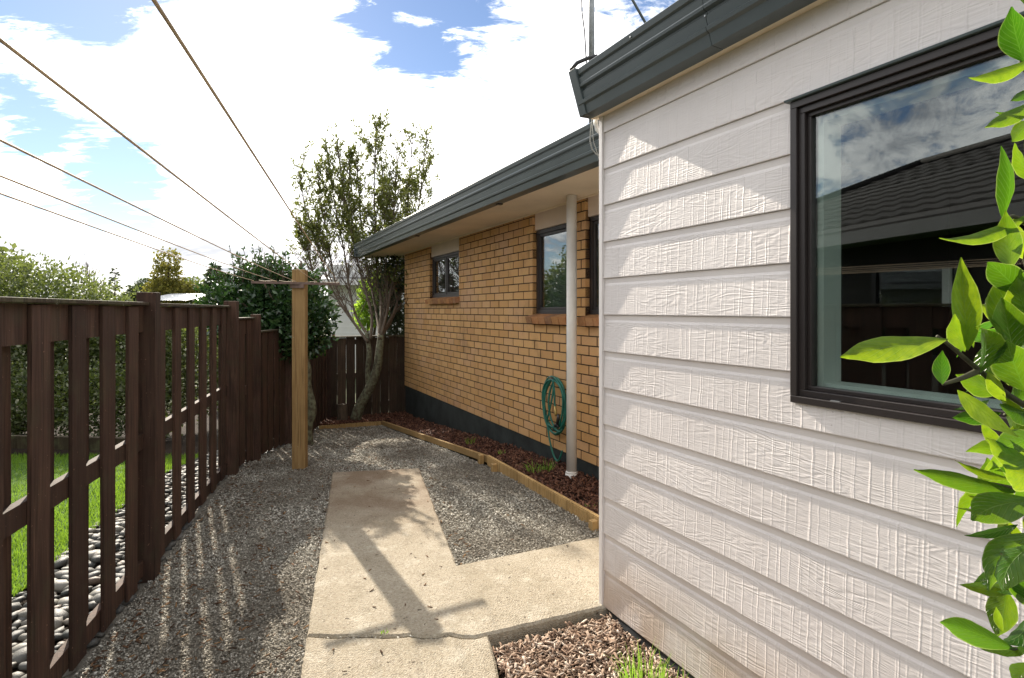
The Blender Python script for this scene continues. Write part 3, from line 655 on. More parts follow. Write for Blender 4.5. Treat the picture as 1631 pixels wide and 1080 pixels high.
# end face bricks strip at the far corner is never seen from the yard side; keep it plain
# windows of the brick house
def window(parent, s0, s1, z0, z1, tf, mat_frame, mat_glass, fw=.045, mull=None, inner=None, depth=.06):
    m = MB(); t0, t1 = tf, tf+depth
    m.hbox(s0, s1, t0, t1, z1-fw, z1); m.hbox(s0, s1, t0, t1, z0, z0+fw)
    m.hbox(s0, s0+fw, t0, t1, z0+fw, z1-fw); m.hbox(s1-fw, s1, t0, t1, z0+fw, z1-fw)
    if mull:
        for ms in mull: m.hbox(ms-.022, ms+.022, t0+.004, t1, z0+fw, z1-fw)
    return m
for k, (s0, s1, z0) in W.items():
    z1 = 2.36; tf = BT+.045
    w = empty('window', H((s0+s1)/2, tf, z0), parent=house)
    mull = [(s0+s1)/2+.02] if k == 1 else None
    window(w, s0+.002, s1-.002, z0, z1, tf, M_ALU, M_GLASS, .042, mull).build('frame', M_ALU, w, bevel=.003)
    sa = [(s0+.044, (s0+s1)/2-.002), ((s0+s1)/2+.042, s1-.044)] if k == 1 else [(s0+.044, s1-.044)]
    for a, b in sa:
        m = window(w, a, b, z0+.044, z1-.044, tf+.012, None, None, .026, None, depth=.03); m.build('sash', M_ALU, w, bevel=.002)
        MB().hbox(a+.02, b-.02, tf+.026, tf+.032, z0+.06, z1-.06).build('pane', M_GLASS, w)
    MB().hbox(s0-.04, s1+.04, tf+.10, tf+.12, z0-.05, z1+.1).build('blind_backing', M_BLIND if k > 1 else M_DARKROOM, w)  # small window: dark sheet standing for the unlit room; the others a blind
    MB().hbox(s0+.002, s1-.002, BT+.030, BT+.09, z1+.003, SF_Z-.002).build('infill_panel', M_INFILL, house)
    # sill of header bricks, sloping outwards
    sl = empty('window_sill', H((s0+s1)/2, BT, z0-.08), parent=house)
    nb = int(round((s1-s0+.06)/.12)); pitch = (s1-s0+.05)/nb
    for i in range(nb):
        c = s0-.025+pitch*(i+.5); ang = R(14); ax_t = NW*math.cos(ang)+Vector((0, 0, 1))*math.sin(ang); ax_z = Vector((0, 0, 1))*math.cos(ang)-NW*math.sin(ang)
        MB().box(H(c, BT+.005, z0-.045)+Vector((0, 0, random.uniform(-.002, .002))), (DU, ax_t, ax_z), (pitch-.009, .15, .072)).build('brick', M_SILL, sl, bevel=.003)
    MB().box(H((s0+s1)/2, BT+.012, z0-.050), (DU, NW*math.cos(R(14))+Vector((0, 0, 1))*math.sin(R(14)), Vector((0, 0, 1))*math.cos(R(14))-NW*math.sin(R(14))), (s1-s0+.03, .135, .06)).build('mortar_bed', M_MORTAR, sl)
# soffit, fascia gutter, roof
GEND = 10.56; GT = 2.20
MB().hbox(2.38, GEND-.03, GT+.06, BT+.12, SF_Z, SF_Z+.012).build('soffit', M_SOFFIT, house)
MB().hbox(SFAR-.0, GEND-.03, BT+.121, BT+5, SF_Z, SF_Z+.012).build('soffit', M_SOFFIT, house)
MB().hbox(2.6, SFAR, BT-.014, BT-.001, SF_Z-.016, SF_Z-.001).build('soffit_mould', M_SOFFIT, house)
def gutter_profile(tb, tt_, z0, z1, back):
    f = lambda k, off=0: (tb+(tt_-tb)*k+off, z0+(z1-z0)*k)
    pr = [(back, z0-.002), (tb, z0)]
    for k, off in ((.02, 0), (.20, 0), (.235, -.012), (.30, -.012), (.335, 0), (.50, 0), (.535, .012), (.58, .012), (.61, -.004), (.66, -.004), (.69, 0), (.80, 0), (.825, .010), (.86, .010), (.89, 0), (1.0, 0)): pr.append(f(k, off))
    top = f(1.0); pr += [(top[0]+.006, z1+.006), (top[0]+.016, z1+.002), (top[0]+.016, z1-.014), (tb+.03, z0+.06), (tb+.03, z0+.02), (back, z0+.02)]
    return pr
MB().extrude(gutter_profile(GT, GT-.065, SF_Z-.012, SF_Z+.225, GT+.09), 2.42, 9.0).build('gutter', M_GUTTER, house)
MB().extrude(gutter_profile(GT+.001, GT-.064, SF_Z-.012, SF_Z+.225, GT+.09), 9.006, GEND).build('gutter', M_GUTTER, house)
MB().hbox(GEND-.005, GEND+.004, GT-.06, GT+5.5, SF_Z+.0, SF_Z+.21).build('end_fascia', M_GUTTER, house)
for a in (4.6, 7.1): MB().hbox(a, a+.05, GT+.05, GT+.10, SF_Z-.022, SF_Z-.001).build('bracket', M_BLACK, house)
rf = MB(); rf.add([H(2.42, GT-.02, SF_Z+.215), H(GEND, GT-.02, SF_Z+.215), H(GEND-4, GT+4.2, SF_Z+1.4), H(0, GT+4.2, SF_Z+1.4), H(0, GT+4.2, SF_Z+.1), H(GEND-4, GT+4.2, SF_Z+.1)], [(0, 3, 2, 1)])
rf.build('roof', M_ROOF, house)
# downpipe
dp = H(smx(910.5, 2.70), 2.70, 0); pp = MB().tube([dp+Vector((0, 0, .06)), dp+Vector((.0, 0, SF_Z-.001))], .0455, 24)
po = pp.build('downpipe', M_PVC, house, smooth=True)
MB().tube([dp+Vector((0, 0, .03)), dp+Vector((0, 0, .10))], [.056, .056], 24).build('pipe_collar', M_PVC, po, smooth=True)
MB().tube([dp+Vector((0, 0, .10)), dp+Vector((0, 0, .115))], [.056, .047], 24).build('pipe_collar', M_PVC, po, smooth=True)

# ------------------------------------------------------------------ weatherboard extension
CT = 1.748; CS = 2.315; EX = .189; Z0 = 1.5055-8*EX
ext = empty('weatherboard_extension', H(1, CT, 0), 'pinkish white woodgrain weatherboard wing with grey gutter and large dark framed window', 'house')
WS0, WS1, WZ0, WZ1 = -.70, smx(1260, CT-.016), 1.213, 2.245
print('window s1', WS1)
boards = empty('cladding', H(1, CT, 0), parent=ext)
for i in range(14):
    z0 = Z0+i*EX; z1 = z0+EX
    if z0 > SF_Z: break
    zt = min(z1, SF_Z+.02); k = (zt-z0)/EX
    tb = CT-.0095; tt_ = CT-.0015
    tmid = tb+(tt_-tb)*.80; 
    prof = [(CT+.012, z0+.0005), (tb, z0+.0005), (tb-.001, z0+.004)]
    if k > .84: prof += [(tmid, z0+EX*.80), (tmid+.0035, z0+EX*.86)]
    prof += [(tt_ if k > .99 else tb+(tt_-tb)*k, zt-.0012), (CT+.012, zt-.0012)]
    spans = [(-1.6, CS-.004, None, None)]
    if z0 < WZ1-.02 and z1 > WZ0+.02:
        spans = [(-1.6, WS0+.01, None, None), (WS1-.01, CS-.004, None, None)]
        if z0 < WZ0: spans.append((WS0+.01, WS1-.01, None, WZ0+.02))
        if z1 > WZ1: spans.append((WS0+.01, WS1-.01, WZ1-.02, None))
    for a, b, lo_, hi2 in spans:
        pr = prof
        if hi2 is not None and hi2 < zt: pr = [p for p in prof if p[1] < hi2]; fk = (hi2-z0)/EX; tq = tb+(tt_-tb)*fk; pr = [(CT+.012, z0+.0005)]+[p for p in pr if p[0] != CT+.012]+[(tq, hi2), (CT+.012, hi2)]
        if lo_ is not None and lo_ > z0: fk = (lo_-z0)/EX; tq = tb+(tt_-tb)*fk; pr = [(CT+.012, lo_), (tq, lo_)]+[p for p in prof if p[1] > lo_]
        m = MB(); m.extrude(pr, a, b); m.build('weatherboard', M_BOARD, boards)
wb = MB()   # solid wall behind the boards, with the window opening
wb.hbox(-1.6, WS0+.02, CT+.013, CT+.10, -.02, SF_Z); wb.hbox(WS1-.02, CS, CT+.013, CT+.10, -.02, SF_Z)
wb.hbox(WS0+.02, WS1-.02, CT+.013, CT+.10, -.02, WZ0+.02); wb.hbox(WS0+.02, WS1-.02, CT+.013, CT+.10, WZ1-.02, SF_Z)
wb.hbox(CS-.09, CS, CT+.101, BT+.009, 0, SF_Z)
wb.build('wall', M_TRIM, ext)
MB().hbox(CS-.003, CS+.024, CT-.018, CT+.03, Z0+.001, SF_Z).build('corner_trim', M_TRIM, ext, bevel=.002)
MB().hbox(CS+.0, CS+.012, CT+.031, BT, Z0, SF_Z).build('end_boards', M_TRIM, ext)
# gutter, soffit
GN = 2.372
MB().extrude(gutter_profile(1.637, 1.572, SF_Z-.004, SF_Z+.205, 1.70), -1.6, 1.50).build('gutter', M_GUTTER, ext)
MB().extrude([(t+.001, z_) for t, z_ in gutter_profile(1.637, 1.572, SF_Z-.004, SF_Z+.205, 1.70)], 1.503, GN-.02).build('gutter', M_GUTTER, ext)
MB().extrude([(1.70, SF_Z-.006), (1.632, SF_Z-.007), (1.560, SF_Z+.214), (1.62, SF_Z+.214), (1.70, SF_Z+.1)], GN-.058, GN).build('gutter_end_cap', M_GUTTER, ext, bevel=.002)
MB().hbox(-1.6, GN, 1.70, 1.724, SF_Z-.005, SF_Z+.16).build('fascia', M_SOFFIT, ext)
MB().hbox(-1.6, GN, 1.7245, BT, SF_Z-.001, SF_Z+.012).build('soffit', M_SOFFIT, ext)
rv = MB()
for a, h_ in ((1.502, .10), (1.502, .17), (.55, .18), (1.9, .19)): rv.tube([H(a, 1.637-.065*h_/.205-.004, SF_Z+h_), H(a, 1.637-.065*h_/.205+.004, SF_Z+h_)], .004, 8)
rv.build('rivet', M_GALV, ext)
rf = MB(); rf.add([H(-1.6, 1.60, SF_Z+.19), H(GN, 1.60, SF_Z+.19), H(GN+.0, GT+.4, SF_Z+.33), H(0, GT+4.2, SF_Z+1.4), H(-1.6, GT+4.2, SF_Z+1.4)], [(0, 1, 2, 3, 4)]); rf.build('roof', M_ROOF, ext)
# plastic damp sheet at the wall foot
dm = MB(); pts = []
ns = 34
for i in range(ns+1):
    s_ = -.6+(CS+.55)*i/ns
    pts.append([H(s_, CT-.004, Z0-.004), H(s_, CT-.012+.006*math.sin(s_*17), -.03), H(s_, CT-.04+.012*math.sin(s_*23), -.062)])
V = [p for r in pts for p in r]; dm.add(V, [(i*3+j, i*3+j+1, (i+1)*3+j+1, (i+1)*3+j) for i in range(ns) for j in range(2)])
dm.build('damp_sheet', M_BLACK, ext, smooth=True)
# big window
w = empty('window', H((WS0+WS1)/2, CT, WZ0), parent=ext)
TF = CT-.022
window(w, WS0, WS1, WZ0, WZ1, TF, None, None, .024, None, depth=.05).build('frame', M_ALU, w, bevel=.002)
window(w, WS0+.024, WS1-.024, WZ0+.024, WZ1-.024, TF+.012, None, None, .022, None, depth=.045).build('frame', M_ALU, w, bevel=.002)
window(w, WS0+.046, WS1-.046, WZ0+.046, WZ1-.046, TF+.026, None, None, .014, None, depth=.035).build('sash', M_ALU, w, bevel=.002)
MB().hbox(WS0+.05, WS1-.05, TF+.040, TF+.046, WZ0+.05, WZ1-.05).build('pane', M_GLASSN, w)
fl = MB().extrude([(CT-.034, WZ1+.002), (CT-.036, WZ1+.008), (CT-.010, WZ1+.020), (CT+.0, WZ1+.020), (CT, WZ1+.002)], WS0-.02, WS1+.014); fl.build('head_flashing', M_ALUG, w)
MB().hbox(WS1-.17, WS1-.14, TF+.002, TF+.013, WZ0+.022, WZ0+.026).build('drain_slot', M_GALV, w)
# lining and dark room behind the glass
LD = CT+.145
li = MB(); li.hbox(WS1-.075, WS1-.05, TF+.07, LD, WZ0+.03, WZ1-.03); li.hbox(WS0+.06, WS1-.076, TF+.07, LD, WZ1-.075, WZ1-.05); li.hbox(WS0+.06, WS1-.076, TF+.07, LD, WZ0+.045, WZ0+.07)
li.build('lining', M_ROOMW, w)
rm = MB(); rm.hbox(WS0-.3, CS-.1, CT+3.0, CT+3.05, 0, SF_Z); rm.hbox(CS-.2, CS-.12, CT+.15, CT+3.0, 0, SF_Z); rm.hbox(WS0-.3, CS-.1, LD+.02, CT+3, SF_Z-.1, SF_Z-.05); rm.hbox(WS0-.3, CS-.1, LD+.02, CT+3, 0, .05); rm.hbox(WS0-.35, WS0-.3, LD, CT+3, 0, SF_Z)
rm.build('room', M_DARKROOM, w)
# mast, stay, cables and pipe bend at the roof corner
ms = empty('roof_aerial_mast', pix(942, 150, 3.95), 'thin galvanised aerial mast standing on the roof corner with its cable', 'mast')
MB().tube([pix(942.5, 200, 3.95), pix(942, -260, 3.95)], .0215, 12).build('mast_pole', M_GALV, ms, smooth=True)
MB().tube([pix(934, 100, 3.95), pix(931, 50, 3.96), pix(927, 20, 3.95), pix(926, -20, 3.95), pix(930, -150, 3.95)], .005, 6).build('cable', M_CABLED, ms, smooth=True)
bc = pix(938, 104, 3.3); MB().tube([bc+Vector((-.11, .0, -.03)), bc+Vector((-.07, 0, .015)), bc+Vector((0, 0, .045)), bc+Vector((.05, 0, .055))], .012, 8).build('rubber_boot', M_BLACK, ms, smooth=True)
MB().tube([pix(1030, 40, 3.6), pix(985, -40, 3.8), pix(950, -110, 3.94)], .009, 8).build('stay', M_GUTTER, ms, smooth=True)
pb = MB().tube([pix(949, 186, 2.93), pix(949, 198, 2.93), pix(951, 206, 2.93), pix(956, 211, 2.93), pix(966, 213, 2.93)], .012, 12)
pb.build('pipe_bend', M_WHITE, ext, smooth=True)
MB().tube([pix(944, 188, 2.95), pix(941, 205, 2.95), pix(940, 225, 2.95), pix(943, 238, 2.95), pix(950, 246, 2.95), pix(960, 248, 2.95)], .0035, 6).build('cable', M_CABLE, ext, smooth=True)
MB().tube([pix(943, 188, 2.96), pix(945, 225, 2.96), pix(950, 240, 2.96), pix(955, 256, 2.96), pix(962, 275, 2.96)], .0022, 6).build('cable', M_CABLE, ext, smooth=True)

# garden hose on the brick wall
hz = H(smx(884, 2.80), 2.80, EYE-(602-HY)/F*(2.8*LEN/(884-360)))
hose = empty('garden_hose', hz, 'dark green garden hose coiled on a wall hook beside the downpipe', 'hose')
def hp(ds, dt, dz): return hz-DU*ds+NW*dt+Vector((0, 0, dz))
for j in range(6):
    pts = []; rx = .185+.010*((j*5) % 3); rz_ = .235+.01*((j*3) % 4); ox = (j % 3-1)*.012
    for i in range(41):
        a = math.pi/2+2*math.pi*i/40; pts.append(hp(ox+rx*math.cos(a)*(1+.06*math.sin(3*a+j)), .004*(j-3)-.01, -.245-.012*(j%3)+rz_*math.sin(a)+.010*math.sin(3*a+j*2)))
    MB().tube(pts, .0092, 8, cap=False).build('hose_loop', M_HOSE, hose, smooth=True)
pts = [hp(*p) for p in ((-.02, -.02, -.01), (.02, -.03, -.09), (.0, -.035, -.2), (-.05, -.035, -.33), (-.10, -.03, -.43), (-.08, -.03, -.50), (-.05, -.03, -.60), (0, -.03, -.70), (.05, -.03, -.755), (.09, -.03, -.77), (.13, -.03, -.74), (.16, -.02, -.66))]
def smooth_pts(p, n=6):
    o = []
    for i in range(len(p)-1):
        p0, p1, p2, p3 = p[max(i-1, 0)], p[i], p[i+1], p[min(i+2, len(p)-1)]
        for k in range(n):
            t = k/n; o.append(.5*((2*p1)+(p2-p0)*t+(2*p0-5*p1+4*p2-p3)*t*t+(3*p1-p0-3*p2+p3)*t**3))
    return o+[p[-1]]
MB().tube(smooth_pts(pts), .0092, 8).build('hose_end', M_HOSE, hose, smooth=True)
pts = [hp(*p) for p in ((.03, -.03, -.02), (-.03, -.035, -.12), (-.06, -.035, -.25), (-.03, -.03, -.38), (.04, -.03, -.46), (.12, -.03, -.49), (.16, -.02, -.46))]
MB().tube(smooth_pts(pts), .0092, 8).build('hose_end', M_HOSE, hose, smooth=True)
pts = [hp(*p) for p in ((.01, -.03, -.02), (.045, -.035, -.12), (.05, -.035, -.22), (.06, -.035, -.27))]
MB().tube(smooth_pts(pts), .0092, 8).build('hose_end', M_HOSE, hose, smooth=True)
a = hp(.06, -.035, -.26); b = hp(.075, -.035, -.35)
MB().tube([a, a.lerp(b, .3), a.lerp(b, .35), a.lerp(b, .7), b], [.010, .010, .015, .014, .011], 12).build('brass_fitting', M_BRASS, hose, smooth=True)
g0 = hp(.12, -.035, -.33); g1 = hp(.10, -.035, -.42)
mm = MB().tube([g0, g1], [.014, .017], 10); mm.tube([g1, hp(.06, -.04, -.45)], [.02, .014], 10); mm.tube([g1, hp(.12, -.04, -.46)], [.011, .008], 8); mm.build('spray_gun', M_BLACK, hose, smooth=True)
MB().tube([hp(0, .03, .0), hp(0, -.05, -.005), hp(0, -.06, .02)], .006, 8).build('hook', M_GALV, hose, smooth=True)

# ------------------------------------------------------------------ clothesline
PC = Vector((-2.10, 5.44, gz(5.44)))
cl_ = empty('clothesline', PC, 'pale pine clothesline post with thin crossbar and five lines running overhead', 'clothesline')
PT = EYE+.398
MB().box(PC+Vector((0, 0, (PT-PC.z)/2-.05)), (Matrix.Rotation(R(6), 3, 'Z') @ Vector((1, 0, 0)), Matrix.Rotation(R(6), 3, 'Z') @ Vector((0, 1, 0)), (0, 0, 1)), (.122, .115, PT-PC.z+.1)).build('post', M_PINE, cl_, bevel=.004)
LZ = EYE+.275; bc = PC+Vector((0, -.075, 0)); bc.z = LZ-.012
MB().box(bc, (NW, DU, (0, 0, 1)), (.81, .032, .022)).build('crossbar', M_STEEL_BAR, cl_)
MB().box(bc+Vector((0, .006, -.022)), (Matrix.Rotation(R(6), 3, 'Z') @ Vector((1, 0, 0)), (0, 1, 0), (0, 0, 1)), (.13, .022, .05)).build('bracket', M_STEEL_BAR, cl_)
near_px = [(245, 0), (0, 63), (0, 223), (0, 280), (0, 308)]
ends = [.40, .20, .0, -.20, -.40]; ends = [.40, .19, .0, -.18, -.38]
FARX = []
for (x_, y_), e in zip(near_px, ends):
    A = bc+NW*e+Vector((0, -.01, .014)); zz = (LZ-EYE-.015)*F/(HY-y_); B = Vector(((x_-CX)/F*zz, zz, LZ-.015))
    Dn = (B-A); E_ = B+Dn.normalized()*2.1
    E_.z = LZ+.01
    pts = [A.lerp(B, i/20)-Vector((0, 0, .012*math.sin(math.pi*i/20)*1.0)) for i in range(21)]+[E_]
    MB().tube(pts, .0021, 6).build('line', M_LINE, cl_, smooth=True); FARX.append(E_)
    if e > -.3:
        kpt = A; MB().tube([kpt, kpt+Vector((-.03, -.02, .004)), kpt+Vector((-.10, -.03, .0)), kpt+Vector((-.16, -.02, .01))], .002, 5).build('line_tail', M_LINE, cl_)

# ------------------------------------------------------------------ fences
def fence_frame(a, b): d = (Vector(b)-Vector(a)); d.z = 0; L = d.length; d.normalize(); return d, L, Vector((d.y, -d.x, 0))
def fence_panel(root, a, b, ztop, palw, pitch, cap=True, mat=M_FENCE, capmat=M_CAP, start=0.0, back=True, rails=(.11, .83), toprail=True, zrail_off=0):
    a = Vector((*a, 0)); b = Vector((*b, 0)); d, L, n = fence_frame(a, b)       # n points to our (right) side
    a = a-n*.034; b = b-n*.034
    for zr in rails:
        g0, g1 = gz(a.y), gz(b.y)
        p0 = a+Vector((0, 0, zr-.045+g0)); p1 = b+Vector((0, 0, zr-.045+g1))
        if zr > .5: p0.z = p1.z = zr-.045+(g0+g1)/2
        MB().box((p0+p1)/2, (p1-p0, n, (0, 0, 1)), ((p1-p0).length, .035, .09)).build('rail', mat, root, bevel=.002)
    if toprail:
        MB().box((a+b)/2+Vector((0, 0, ztop-.095)), (d, n, (0, 0, 1)), (L, .035, .15)).build('rail', mat, root)
    if cap: MB().box((a+b)/2+Vector((0, 0, ztop-.009)), (d, n, (0, 0, 1)), (L, .10, .018)).build('cap', capmat, root, bevel=.003)
    i = 0; q = start
    while q < L:
        for side in ((1, -1) if back else (1,)):
            c = q+palw/2+(pitch/2 if side < 0 else 0)+random.uniform(-.006, .006)
            if c > L-.02: continue
            w_ = palw*random.uniform(.94, 1.04); c0 = a+d*c+n*side*(.0175+.0085)
            zb = gz(c0.y)+random.uniform(.0, .02); zt = ztop-.020-(random.uniform(0, .006)) if side > 0 else ztop-.15
            lean = d*random.uniform(-.011, .011)
            MB().box((c0+Vector((0, 0, (zb+zt)/2))), (d, n, Vector((0, 0, 1))+lean), (w_, .016, zt-zb)).build('paling', mat, root, bevel=.002)
        q += pitch; i += 1
lf = empty('timber_fence', (FA(3.2), 3.2, 0), 'dark brown paling fence along the gravel yard, palings nailed on both sides', 'fence')
P0, P1, P2 = 1.05, 3.15, 5.20
for ya, yb, zt, st, pit in ((P0-2.1, P0, 1.575, .05, .30), (P0, P1, 1.575, None, .30), (P1, P2, 1.572, .165, .328)):
    a = (FA(ya), ya); b = (FA(yb), yb)
    if st is None:
        # start so that one paling begins at depth 2.05
        d_, L_, n_ = fence_frame((*a, 0), (*b, 0)); st = ((2.02-ya)/d_.y) % .30
    fence_panel(lf, a, b, zt, .131, pit, start=st)
def fpost(x, y, top, w=.10, dx=0, parent=None): MB().box(Vector((x, y, (top+gz(y)-.1)/2)), (Vector((-.283, 1, 0)), Vector((1, .283, 0)), (0, 0, 1)), (w, w, top-gz(y)+.1)).build('post', M_FENCE, parent or lf, bevel=.003)
fpost(FA(P0), P0, 1.63); fpost(FA(P1)-.01, P1+.02, 1.632, .095); fpost(FA(P2)+.01, P2, 1.615, .11)
steps = [(5.20, 5.86, 1.455), (5.86, 7.0, 1.30), (7.0, 8.1, 1.22), (8.1, 9.28, 1.12)]
for ya, yb, zt in steps:
    fence_panel(lf, (fenceX(ya), ya), (fenceX(yb), yb), zt, .150, .215, start=.01, rails=(.12, .78))
    fpost(fenceX(yb)+.005, yb, zt+.03, .09)
bf = empty('timber_fence', (-2.4, 9.55, gz(9.5)), 'weathered grey brown paling fence closing the back of the yard behind the tree', 'fence')
BA = Vector((fenceX(9.3), 9.30, 0)); d_ = NW; q = 0; i = 0
while q < 1.75:
    c = BA+d_*(q+.07); w_ = random.uniform(.128, .146); zt = 1.085-.03+random.uniform(-.008, .008); gap = random.choice([.003, .004, .006, .009]) if q < .9 else random.choice([.002, .003])
    MB().box(Vector((c.x, c.y, (zt-.40)/2)), (d_, DU, Vector((0, 0, 1))+d_*random.uniform(-.004, .004)), (w_, .019, zt+.40)).build('paling', M_FENCEB, bf, bevel=.002)
    q += w_+gap; i += 1
for zr in (-.12, .40, .98): MB().box(BA+d_*.9+DU*.035+Vector((0, 0, zr)), (d_, DU, (0, 0, 1)), (1.8, .045, .09)).build('rail', M_FENCEB, bf)
MB().box(BA+d_*.9+Vector((0, 0, 1.072)), (d_, DU, (0, 0, 1)), (1.8, .10, .025)).build('cap', M_CAP, bf)
st = MB(); base = Vector((-2.78, 9.0, gz(9)+.0)); pts = [base+Vector((0, 0, z_)) for z_ in (-.05, .1, .25, .33)]; st.tube(pts, [.10, .085, .08, .075], 10)
st.build('tree_stump', M_BARK, smooth=False, label='short cut tree stump standing in the bed before the back fence', cat='stump')

# ------------------------------------------------------------------ vegetation
def grow(m, p, d, length, rad, depth, tips, spread=.5, upb=.15, nseg=4, kids=3, wob=.18):
    pts = [Vector(p)]; rr = [rad]; d = Vector(d).normalized()
    for i in range(nseg):
        d = (d+Vector((random.uniform(-1, 1), random.uniform(-1, 1), random.uniform(-1, 1)))*wob+Vector((0, 0, upb))).normalized()
        pts.append(pts[-1]+d*length/nseg); rr.append(rad*(1-.55*(i+1)/nseg))
    m.tube(pts, rr, 5 if rad < .02 else 8, cap=False)
    tips.append((pts, d, depth))
    if depth > 0:
        for k in range(kids):
            t = random.uniform(.35, 1.0); j = min(int(t*nseg), nseg-1); q = pts[j].lerp(pts[j+1], t*nseg-j)
            nd = (d+Vector((random.uniform(-1, 1), random.uniform(-1, 1), random.uniform(-.5, 1)))*spread).normalized()
            grow(m, q, nd, length*random.uniform(.5, .75), rad*.5, depth-1, tips, spread, upb, nseg, kids, wob)
# main multi stemmed tree by the back fence
T1 = pix(568, 664, 9.0); T1.z = gz(9.0)
tree = empty('multi_stemmed_tree', T1, 'slender multi stemmed tree with lichen trunk leaning in the back corner, sparse leafy top', 'tree')
tr = MB()
def stem(pl, r0, r1, dj=0.0):
    pts = smooth_pts([pix(x, y, 9.0+dd*.5+1.9*min(1, max(0, (540-y)/130))*min(1, max(0, (x-400)/80))) for x, y, dd in pl], 5); n = len(pts); tr.tube(pts, [r0+(r1-r0)*i/(n-1) for i in range(n)], 10 if r0 > .03 else 6); return pts
stem([(566, 668, 0), (574, 645, 0), (590, 615, 0), (601, 585, .02), (604, 560, .02), (607, 535, .02)], .092, .055)
stem([(588, 618, 0), (586, 590, 0), (588, 560, -.05), (584, 530, -.05)], .05, .034)
trunk_o = tr.build('trunk', M_LICHEN, tree, smooth=True)
tr = MB()
stems = [
 [(586, 545, -.05), (568, 520, -.1), (545, 488, -.2), (524, 450, -.3), (510, 405, -.4), (497, 360, -.4), (480, 300, -.5), (487, 238, -.5)],
 [(586, 535, 0), (566, 500, 0), (556, 455, .1), (548, 400, .1), (536, 340, 0), (526, 280, 0), (520, 230, .1)],
 [(590, 540, 0), (592, 500, -.2), (580, 455, -.3), (568, 410, -.3), (556, 350, -.3), (545, 290, -.2), (534, 205, -.2)],
 [(605, 540, 0), (600, 500, .3), (590, 450, .4), (582, 400, .4), (574, 340, .4), (570, 260, .3), (577, 210, .3)],
 [(605, 530, 0), (607, 480, 0), (600, 430, -.1), (598, 370, -.2), (596, 300, -.2), (598, 240, -.2), (599, 190, -.2)],
 [(606, 530, 0), (614, 480, .2), (620, 420, .3), (612, 350, .4), (610, 290, .5), (603, 215, .5)],
 [(607, 535, 0), (618, 490, -.3), (626, 430, -.4), (626, 370, -.4), (630, 300, -.4), (634, 210, -.4)],
 [(608, 530, 0), (630, 490, 0), (640, 430, .1), (648, 360, .2), (652, 290, .2), (659, 200, .2)],
 [(608, 535, 0), (628, 500, .4), (645, 440, .5), (660, 380, .5), (668, 320, .5), (675, 260, .5), (680, 215, .5)],
 [(568, 520, -.1), (540, 470, -.2), (528, 420, -.3), (520, 370, -.3), (508, 310, -.2), (512, 260, -.2)], [(592, 500, 0), (575, 440, .1), (563, 380, .2), (556, 310, .2), (558, 240, .2)],
 [(545, 488, -.2), (520, 480, -.3), (500, 440, -.5), (490, 400, -.6), (476, 355, -.6)]]
tips = []
for i, s_ in enumerate(stems):
    pts = stem(s_, .027 if i < 9 else .018, .005)
    n = len(pts)
    for k in range(84):
        u = .16+.83*random.random()**.8; j = int(u*(n-2)); p = pts[j]; dd = (pts[j+1]-pts[j]).normalized()
        nd = (dd*.9+Vector((random.uniform(-1, 1), random.uniform(-1, 1), random.uniform(-.1, .4)))*.85).normalized()
        grow(tr, p, nd, random.uniform(.28, .85)*(1.2-u*.7), .0065, 0 if u > .85 else 1, tips, .6, .16, 3, 1, .15)
    tips.append((pts[-6:], (pts[-1]-pts[-4]).normalized(), 0)); tips.append((pts[-10:-5], (pts[-6]-pts[-9]).normalized(), 0))
tr.build('limb', M_BARK, tree, smooth=True)
Pn, Dn, Ln, Pb, Db = [], [], [], [], []
for pts, d, dep in tips:
    tip = pts[-1]; hrel = (tip.z-1.4)/3.3
    for (q, nlf) in ((tip, 9), (pts[len(pts)//2].lerp(tip, .35), 3)):
        if 1.6 < q.z < 2.85 and 8.2 < q.dot(DU) < 11 and abs(q.dot(NW)-(2.88-.377*(q.dot(DU)-7.64))) < .55: continue
        for k in range(nlf):
            dv = (Vector(d)*.55+Vector((random.uniform(-1, 1), random.uniform(-1, 1), random.uniform(-.7, .9)))).normalized()
            if hrel < .42 and random.random() < .5:
                if random.random() < .45: continue
                Pb.append(q+Vector((random.uniform(-.04, .04), random.uniform(-.04, .04), random.uniform(-.08, .02)))); Db.append((dv+Vector((0, 0, -1.4))).normalized())
            elif hrel < .2 and random.random() < .6: pass
            else: Pn.append(q+Vector((random.gauss(0, .016), random.gauss(0, .016), random.gauss(0, .03)))); Dn.append(dv)
leaves('crown', Pn, Dn, rng.uniform(.06, .12, len(Pn)), rng.uniform(.010, .018, len(Pn)), M_TREELEAF, parent=tree, loc=tuple(T1))
leaves('seed_cluster', Pb, Db, rng.uniform(.05, .12, len(Pb)), rng.uniform(.005, .010, len(Pb)), M_BROWNLEAF, parent=tree, loc=tuple(T1))

def blob_leaves(centers, radii, n, lmin, lmax, wr, outw=.6, up=.2, shell=.45, clump=0):
    Ps, Ds = [], []
    tot = sum(r[0]*r[1]*r[2] for r in radii)
    for c, r in zip(centers, radii):
        k = int(n*(r[0]*r[1]*r[2])/tot); u = rng.normal(size=(k, 3)); u /= np.linalg.norm(u, axis=1)[:, None]
        rad = (shell+(1-shell)*rng.random(k)**.6)[:, None]
        wig = 1+.16*np.sin(u[:, :1]*9+c[0]*3)*np.cos(u[:, 2:]*8+c[1]*2)+.10*np.sin(u[:, 1:2]*17+c[2])
        P = np.array(c)+u*np.array(r)*rad*wig
        D = u*outw+rng.normal(size=(k, 3))*.6+np.array([0, 0, up]); Ps.append(P); Ds.append(D)
    P = np.concatenate(Ps); D = np.concatenate(Ds); L = rng.uniform(lmin, lmax, len(P)); return P, D, L, L*wr
